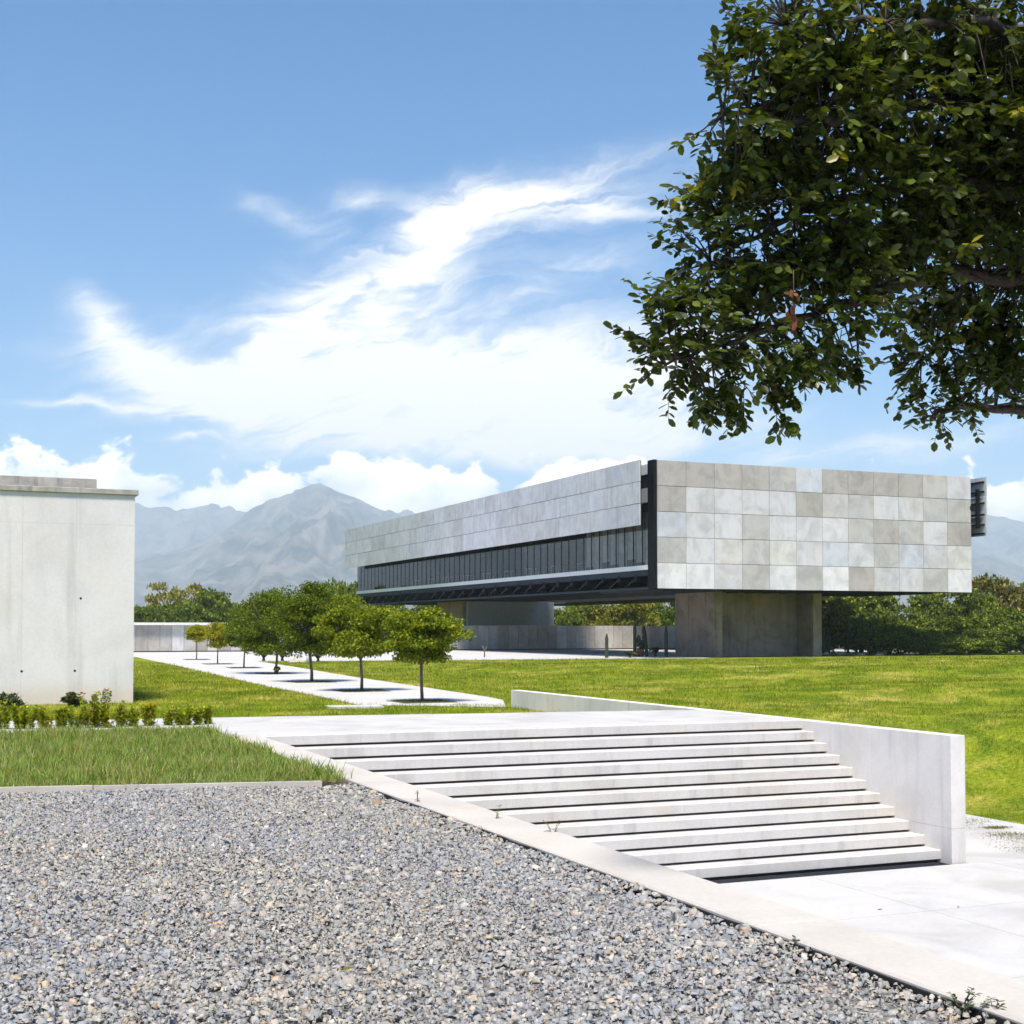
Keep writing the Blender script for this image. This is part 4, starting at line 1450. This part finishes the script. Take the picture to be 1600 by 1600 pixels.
# cycads, boulder, post at the bend of the path ------------------------------------
def rosette(name, px, py, halfw_px, h_px, label, cat, cols, seed, n=26, width=.26, z=ZP, group=None):
    r = np.random.default_rng(seed)
    b = on_z(px, py, z)
    k = F_PX / float(np.dot(b, _Fh))
    w, h = 1.25 * halfw_px / k, 1.2 * h_px / k
    t = thing(name, label, cat, (b[0], b[1], z), group)
    tubes('stem', [([b - [0, 0, .1], b + [0, 0, h * .25]], [.12, .09])], M['bark'], t, 7)
    for i in range(n):
        a = 6.283 * i / n + r.uniform(-.1, .1)
        e = r.uniform(.25, 1.0)
        dirh = np.array([math.cos(a), math.sin(a), 0])
        pts = [b + [0, 0, h * .2], b + dirh * w * .45 * e + [0, 0, h * (.75 + .3 * (1 - e))], b + dirh * w * e + [0, 0, h * (.55 * (1 - e) + .35)]]
        side = np.array([-math.sin(a), math.cos(a), 0]) * width / 2
        V = [pts[0] - side * .3, pts[0] + side * .3, pts[1] - side, pts[1] + side, pts[2]]
        o = pydata('frond', V, [(0, 1, 3, 2), (2, 3, 4)], None, t)
        me = o.data
        at = me.attributes.new('tint', 'FLOAT_COLOR', 'POINT')
        c = np.ones((5, 4), np.float32); c[:, :3] = tints(cols, 1, r)[0]
        at.data.foreach_set('color', c.ravel())
        me.materials.append(M['farleaf'])
    return t


CG = [(.035, .05, .012), (.055, .075, .015), (.025, .035, .01), (.10, .10, .03)]
rosette('cycad', 412, 1033, 16, 15, 'spiky cycad left of the fourth tree trunk by the path bend', 'cycad', CG, 401, 30)
rosette('cycad', 441, 1033, 15, 14, 'spiky cycad between the fourth tree trunk and the pale boulder', 'cycad', CG, 402, 28)
rosette('cycad', 497, 1034, 14, 13, 'spiky cycad right of the white post', 'cycad', CG, 403, 26)
rosette('agave', 984, 1028, 13, 10, 'spiky agave left of the prickly pear under the building', 'agave', CG, 404, 22)
rosette('agave', 1024, 1026, 17, 13, 'larger spiky agave between the prickly pear and the pier', 'agave', CG, 405, 26)
rosette('agave', 433, 1054, 7, 11, 'small dark plant at the foot of the fourth path tree', 'plant', CG, 406, 16)


def rock(px, py, wpx, hpx, z, label, seed, name='boulder'):
    r = random.Random(seed)
    b = on_z(px, py, z)
    k = F_PX / float(np.dot(b, _Fh))
    bm = bmesh.new()
    bmesh.ops.create_icosphere(bm, subdivisions=3, radius=1.0)
    for v in bm.verts:
        nn = mnoise.noise(v.co * 1.3 + Vector((seed, 0, 0)))
        v.co *= 1 + .28 * nn
        v.co.z = max(v.co.z, -.4)
        v.co = Vector((v.co.x * wpx / k / 2, v.co.y * wpx / k / 3, (v.co.z + .35) * hpx / k / 1.35))
    me = bpy.data.meshes.new(name)
    bm.to_mesh(me); bm.free()
    o = mesh_obj(name, me, M['rock'])
    o.location = Vector([float(c) for c in b])
    tag(o, label, 'rock')


rock(463, 1036, 28, 8, ZP, 'pale flat boulder beside the path left of the white post', 1)
rock(1291, 1023, 8, 5, ZP, 'small pale rock at the right foot of the pier', 2)
rock(1312, 1023, 12, 4, ZP, 'pale rock between the pier and the tall cacti', 3)
rock(1346, 1024, 14, 3, ZP, 'flat pale rock in front of the shorter tall cactus', 4)
rock(1374, 1024, 16, 3, ZP, 'flat pale rock right of the thin young tree', 5)
bp = on_z(481, 1037, ZP)
po = tubes('white_post', [([bp - [0, 0, .1], bp + [0, 0, .62], bp + [0, 0, .66]], [.09, .09, .06])], M['white'], None, 12)
tag(po, 'short white post beside the path near the third tree trunk', 'post')
sl = on_z(515, 1107.5, ZP); sr = on_z(600, 1106.5, ZP)
o = prism('stepping_slab', [(sl[0], sl[1]), (sr[0], sr[1]), (sr[0] + .1, sr[1] + .8), (sl[0] + .1, sl[1] + .8)], ZP - .05, ZP + .05, M['path'])
tag(o, 'flat white concrete slab lying in the grass beside the path', 'slab')


# cacti -----------------------------------------------------------------------------
def column_cactus(px, py, top, rad, label, z=ZP, lean=0.0, arms=()):
    b = on_z(px, py, z)
    k = F_PX / float(np.dot(b, _Fh))
    h = (py - top) / k
    t = thing('columnar_cactus', label, 'cactus', (b[0], b[1], z), 'tall columnar cacti beside the piers')

    def column(p0, p1, rr, nm):
        V, Fc = [], []
        S, L = 16, 5
        p0, p1 = np.array(p0), np.array(p1)
        for i in range(L + 1):
            f = i / L
            c = p0 * (1 - f) + p1 * f
            s = rr * (1 if i < L else .35)
            for q in range(S):
                a = 6.283 * q / S
                ss = s * (1.0 if q % 2 else .78)
                V.append(c + [math.cos(a) * ss, math.sin(a) * ss, 0])
        for i in range(L):
            for q in range(S):
                Fc.append((i * S + q, i * S + (q + 1) % S, (i + 1) * S + (q + 1) % S, (i + 1) * S + q))
        Fc.append(tuple(range(L * S, L * S + S)))
        pydata(nm, V, Fc, M['cactus'], t)
    column(b - [0, 0, .1], b + [lean * h, 0, h], rad, 'column')
    for dx, z0, z1 in arms:
        column(b + [dx * .3, 0, h * z0], b + [dx, 0, h * z1], rad * .9, 'arm')


column_cactus(948, 1028, 990, .13, 'columnar cactus standing alone left of the prickly pear')
column_cactus(992, 1026, 971, .14, 'tall columnar cactus just left of the prickly pear')
column_cactus(1011, 1026, 978, .13, 'leaning columnar cactus just right of the prickly pear', lean=-.10, arms=((-.35, .3, 1.0),))
column_cactus(1041, 1027, 978, .14, 'tall straight columnar cactus nearest the left side of the pier')
column_cactus(1288, 1022, 987, .16, 'forked columnar cactus at the right edge of the pier', arms=((.55, .45, 1.0),))
column_cactus(1295, 1022, 994, .13, 'short columnar cactus right of the forked one')
column_cactus(1325, 1021, 973, .13, 'tallest of the straight cacti right of the pier')
column_cactus(1338, 1021, 978, .14, 'straight cactus right of the tallest one')
column_cactus(1360, 1022, 988, .17, 'thick straight cactus beside the thin young tree')
# prickly pear
b = on_z(1001, 1026, ZP)
t = thing('prickly_pear', 'prickly pear cactus in a red pot between two columnar cacti', 'cactus', (b[0], b[1], ZP))
tubes('pot', [([b, b + [0, 0, .55], b + [0, 0, .6]], [.22, .30, .28])], M['terracotta'], t, 12)
rp = random.Random(5)
for i in range(12):
    cz = .65 + i * .075
    c = Vector((b[0] + rp.uniform(-.28, .28), b[1] + rp.uniform(-.12, .12), ZP + cz))
    bm = bmesh.new()
    bmesh.ops.create_uvsphere(bm, u_segments=10, v_segments=6, radius=1, matrix=Matrix.Translation(c) @ Matrix.Rotation(rp.uniform(-.8, .8), 4, 'Y') @ Matrix.Rotation(rp.uniform(0, 3), 4, 'Z') @ Matrix.Diagonal((.17, .05, .23, 1)))
    me = bpy.data.meshes.new('pad'); bm.to_mesh(me); bm.free()
    mesh_obj('pad', me, M['cactus'], t)
# bare sapling and thin young tree
def sapling(px, py, top, label, leaves, cols, seed):
    r = np.random.default_rng(seed)
    b = on_z(px, py, ZP); k = F_PX / float(np.dot(b, _Fh)); h = (py - top) / k
    t = thing('young_tree', label, 'tree', (b[0], b[1], ZP))
    br = [([b - [0, 0, .1], b + [0, 0, h * .5], b + [-.1, 0, h * .95]], [.06, .045, .015])]
    tips = []
    for i in range(6):
        a = r.uniform(0, 6.28)
        e = b + [math.cos(a) * h * .28, math.sin(a) * h * .28, h * r.uniform(.7, 1.0)]
        br.append(([b + [0, 0, h * r.uniform(.4, .6)], e], [.03, .008])); tips.append(e)
    tubes('trunk', br, M['palebark'], t, 5)
    if leaves:
        p = np.concatenate([e + r.normal(0, h * .07, (leaves, 3)) for e in tips])
        leaf_mesh_obj('crown', p, .13, M['farleaf'], cols, t, r)


sapling(757, 1027, 1007, 'bare little sapling in front of the boundary wall', 0, G1, 501)
sapling(1368, 1022, 984, 'thin young tree with a pale stem beside the thick cactus', 14, YL, 502)


# weeds, litter ---------------------------------------------------------------------
def weed(px, py, z, h, label, seed, n=5, spread=.10):
    r = np.random.default_rng(seed)
    b = on_z(px, py, z)
    t = thing('weed', label, 'weed', (b[0], b[1], z))
    st_, P_, F_ = [], [], []
    for i in range(n):
        a = r.uniform(0, 6.28)
        tip = b + [math.cos(a) * spread * r.uniform(.2, 1), math.sin(a) * spread * r.uniform(.2, 1), h * r.uniform(.5, 1)]
        mid = (b + tip) / 2 + [0, 0, h * .12]
        st_.append(([b + r.normal(0, spread * .3, 3) * [1, 1, 0], mid, tip], [.003, .0025, .001]))
        m = 6
        s = r.uniform(.4, 1.0, m)
        for q in s:
            P_.append(mid * (1 - q) + tip * q if q > .5 else b * (1 - q) + tip * q)
            aa = r.uniform(0, 6.28)
            F_.append([math.cos(aa), math.sin(aa), r.uniform(-.2, .6)])
    tubes('stem', st_, M['stem'], t, 4)
    m = len(P_)
    V, Fc = bake(LEAF_V, LEAF_F, np.array(P_), np.array(F_), np.tile([0, 0, 1.0], (m, 1)), r.uniform(.016, .028, m), r.uniform(.018, .034, m))
    np_mesh('leaves', V, Fc, M['softleaf'], t, tint=np.repeat(tints([(.06, .10, .012), (.09, .13, .02), (.12, .10, .03)], m, r), len(LEAF_V), 0))['kind'] = 'stuff'


weed(1500, 1592, -.07, .14, 'leafy weed at the kerb in the lower right corner', 601, 8, .13)
weed(1553, 1598, -.06, .10, 'small weed nearest the lower right corner', 602, 4, .06)
weed(1255, 1490, -.07, .10, 'thin weed growing in the gap beside the kerb', 603, 4, .07)
weed(652, 1262, -.06, .22, 'lone weed at the upper end of the gap beside the kerb', 604, 3, .07)
weed(865, 1312, -.06, .20, 'wispy dry weed standing in front of the steps', 605, 4, .10)
weed(775, 1290, -.06, .18, 'thin upright dry weed left of the wispy one', 606, 3, .05)
weed(1070, 1405, -.07, .07, 'tiny green weed in the gap beside the middle of the kerb', 607, 3, .05)


def litter():
    r = np.random.default_rng(9)
    n = 60
    X = r.uniform(5.2, 17.5, n); Y = r.uniform(9, 16.2, n)
    pos = np.stack([X, Y, np.full(n, ZL + .008)], -1)
    a = r.uniform(0, 6.28, n)
    V, Fc = bake(LEAF_V, LEAF_F, pos, np.stack([np.cos(a), np.sin(a), r.uniform(-.1, .3, n)], -1), np.tile([0, 0, 1.0], (n, 1)) + r.normal(0, .2, (n, 3)), r.uniform(.04, .06, n), r.uniform(.04, .08, n))
    o = np_mesh('leaf_litter', V, Fc, M['softleaf'], tint=np.repeat(tints([(.20, .12, .05), (.12, .08, .04), (.28, .20, .08)], n, r), len(LEAF_V), 0))
    tag(o, 'dry leaves scattered over the lower landing', 'leaves', kind='stuff')
    # grass creeping over the lower path at the right edge
    n = 5200
    c = r.integers(0, 9, n)
    cx = r.uniform(15.8, 18.2, 9); cyy = r.uniform(16.9, 20.5, 9); cs = r.uniform(.12, .5, 9)
    X = cx[c] + r.normal(0, 1, n) * cs[c]; Y = cyy[c] + r.normal(0, 1, n) * cs[c] * .6
    k = (X > 15.2) & (X < 18.3) & (Y < 21.8)
    pos = np.stack([X[k], Y[k], np.full(k.sum(), ZL)], -1)
    m = len(pos)
    blades_obj('creeping_grass', pos, r.uniform(.015, .04, m), np.full(m, .010), r.uniform(.4, 1.5, m), M['softleaf'],
               tints([(.18, .17, .05), (.13, .13, .03), (.24, .21, .09)], m, r), 'thin dry grass creeping over the lower path', 'grass')
    # one fallen yellow leaf on the gravel
    p = on_z(535, 1516, -.035)
    V, Fc = bake(LEAF_V, LEAF_F, p[None], np.array([[1.0, .2, .15]]), np.array([[0, -.3, 1.0]]), np.array([.05]), np.array([.055]))
    o = np_mesh('fallen_leaf', V, Fc, M['softleaf'], tint=np.repeat(np.array([[.20, .19, .015]]), len(LEAF_V), 0))
    tag(o, 'single fallen yellow green leaf lying on the gravel', 'leaf')


litter()


# ------------------------------------------------------------------ mountains and air
def ridged(q):
    return 1 - abs(mnoise.noise(q)) * 2.2


def mountain(name, prof, dist, depth, seed, x_lo, x_hi, rough):
    cols, rows_ = 760, 84
    xs = np.linspace(x_lo, x_hi, cols)
    V = np.zeros((cols, rows_, 3))
    py = np.interp(xs, [p[0] for p in prof], [p[1] for p in prof])
    for i, (x, y) in enumerate(zip(xs, py)):
        d = ray(x, HORIZON); d = d / np.linalg.norm(d[:2])
        H = float(at_depth(x, y, dist * np.dot(d, _Fh))[2])
        arc = math.atan2(d[0], d[1]) * dist
        for j in range(rows_):
            s = j / (rows_ - 12)
            D = dist - depth * (1 - s)
            px_, py_ = d[0] * D, d[1] * D
            env = max(0.0, min(s, 1)) ** 1.2 if s <= 1 else 1 - .5 * (s - 1) / .2
            w = 260 * mnoise.noise((arc / 1500, D / 1500, seed + 5))
            q = Vector(((arc + w) / 780, (D + w) / 1900, seed))
            rid = .9 * ridged(q) + .5 * ridged(q * 2.3) + .28 * ridged(q * 4.9) + .16 * ridged(q * 10.3)
            z = H * env * (1 + rough * (rid - 1.05) * (1 - .90 * max(0, min(s, 1)) ** 4))
            V[i, j] = (px_, py_, z - 6 * (1 - min(s, 1)))
    idx = np.arange(cols * rows_).reshape(cols, rows_)
    Fc = np.stack([idx[:-1, :-1], idx[1:, :-1], idx[1:, 1:], idx[:-1, 1:]], -1).reshape(-1, 4)
    tag(np_mesh(name, V.reshape(-1, 3), Fc, M['mount'], smooth=True), kind='structure')


def wob(prof, seed, amp):
    out = []
    xs = np.linspace(prof[0][0], prof[-1][0], 260)
    for x in xs:
        y = np.interp(x, [p[0] for p in prof], [p[1] for p in prof])
        y += amp * (mnoise.noise((x / 60, seed, 0)) + .6 * mnoise.noise((x / 22, seed, 1)) + .3 * mnoise.noise((x / 9, seed, 2)))
        out.append((x, y))
    return out


profA = [(-1200, 880), (-300, 900), (120, 885), (207, 872), (270, 862), (340, 830), (407, 793), (450, 774), (477, 762), (503, 764), (538, 776), (577, 793), (630, 807), (700, 822),
         (850, 845), (1100, 860), (1400, 862), (1490, 868), (1525, 868), (1560, 876), (1600, 890), (1750, 905), (2300, 880), (3000, 890)]
profB = [(-1400, 800), (-600, 795), (-200, 800), (0, 790), (207, 795), (300, 792), (400, 800), (500, 802), (650, 806), (900, 808), (1200, 800), (1480, 796), (1545, 803), (1600, 813), (1750, 806),
         (2200, 805), (3200, 800)]
mountain('mountain_range', wob(profA, 3, 3.0), 7500, 4200, 3.0, -1200, 3000, .52)
mountain('mountain_range', wob(profB, 8, 4.0), 10200, 4200, 9.0, -1400, 3200, .48)

hz = box('haze', (-25000, 25000), (-25000, 25000), (-4.0, 960), None)
hm = bpy.data.materials.new('haze_air')
hm.use_nodes = True
T = NT(hm.node_tree)
out = T.n('ShaderNodeOutputMaterial')
pv = T.n('ShaderNodeVolumePrincipled')
pv.inputs['Color'].default_value = (0.77, 0.905, 1.0, 1)
pv.inputs['Density'].default_value = 0.00015
pv.inputs['Anisotropy'].default_value = 0.0
T.t.links.new(pv.outputs[0], out.inputs['Volume'])
hz.data.materials.append(hm)
tag(hz, kind='stuff')
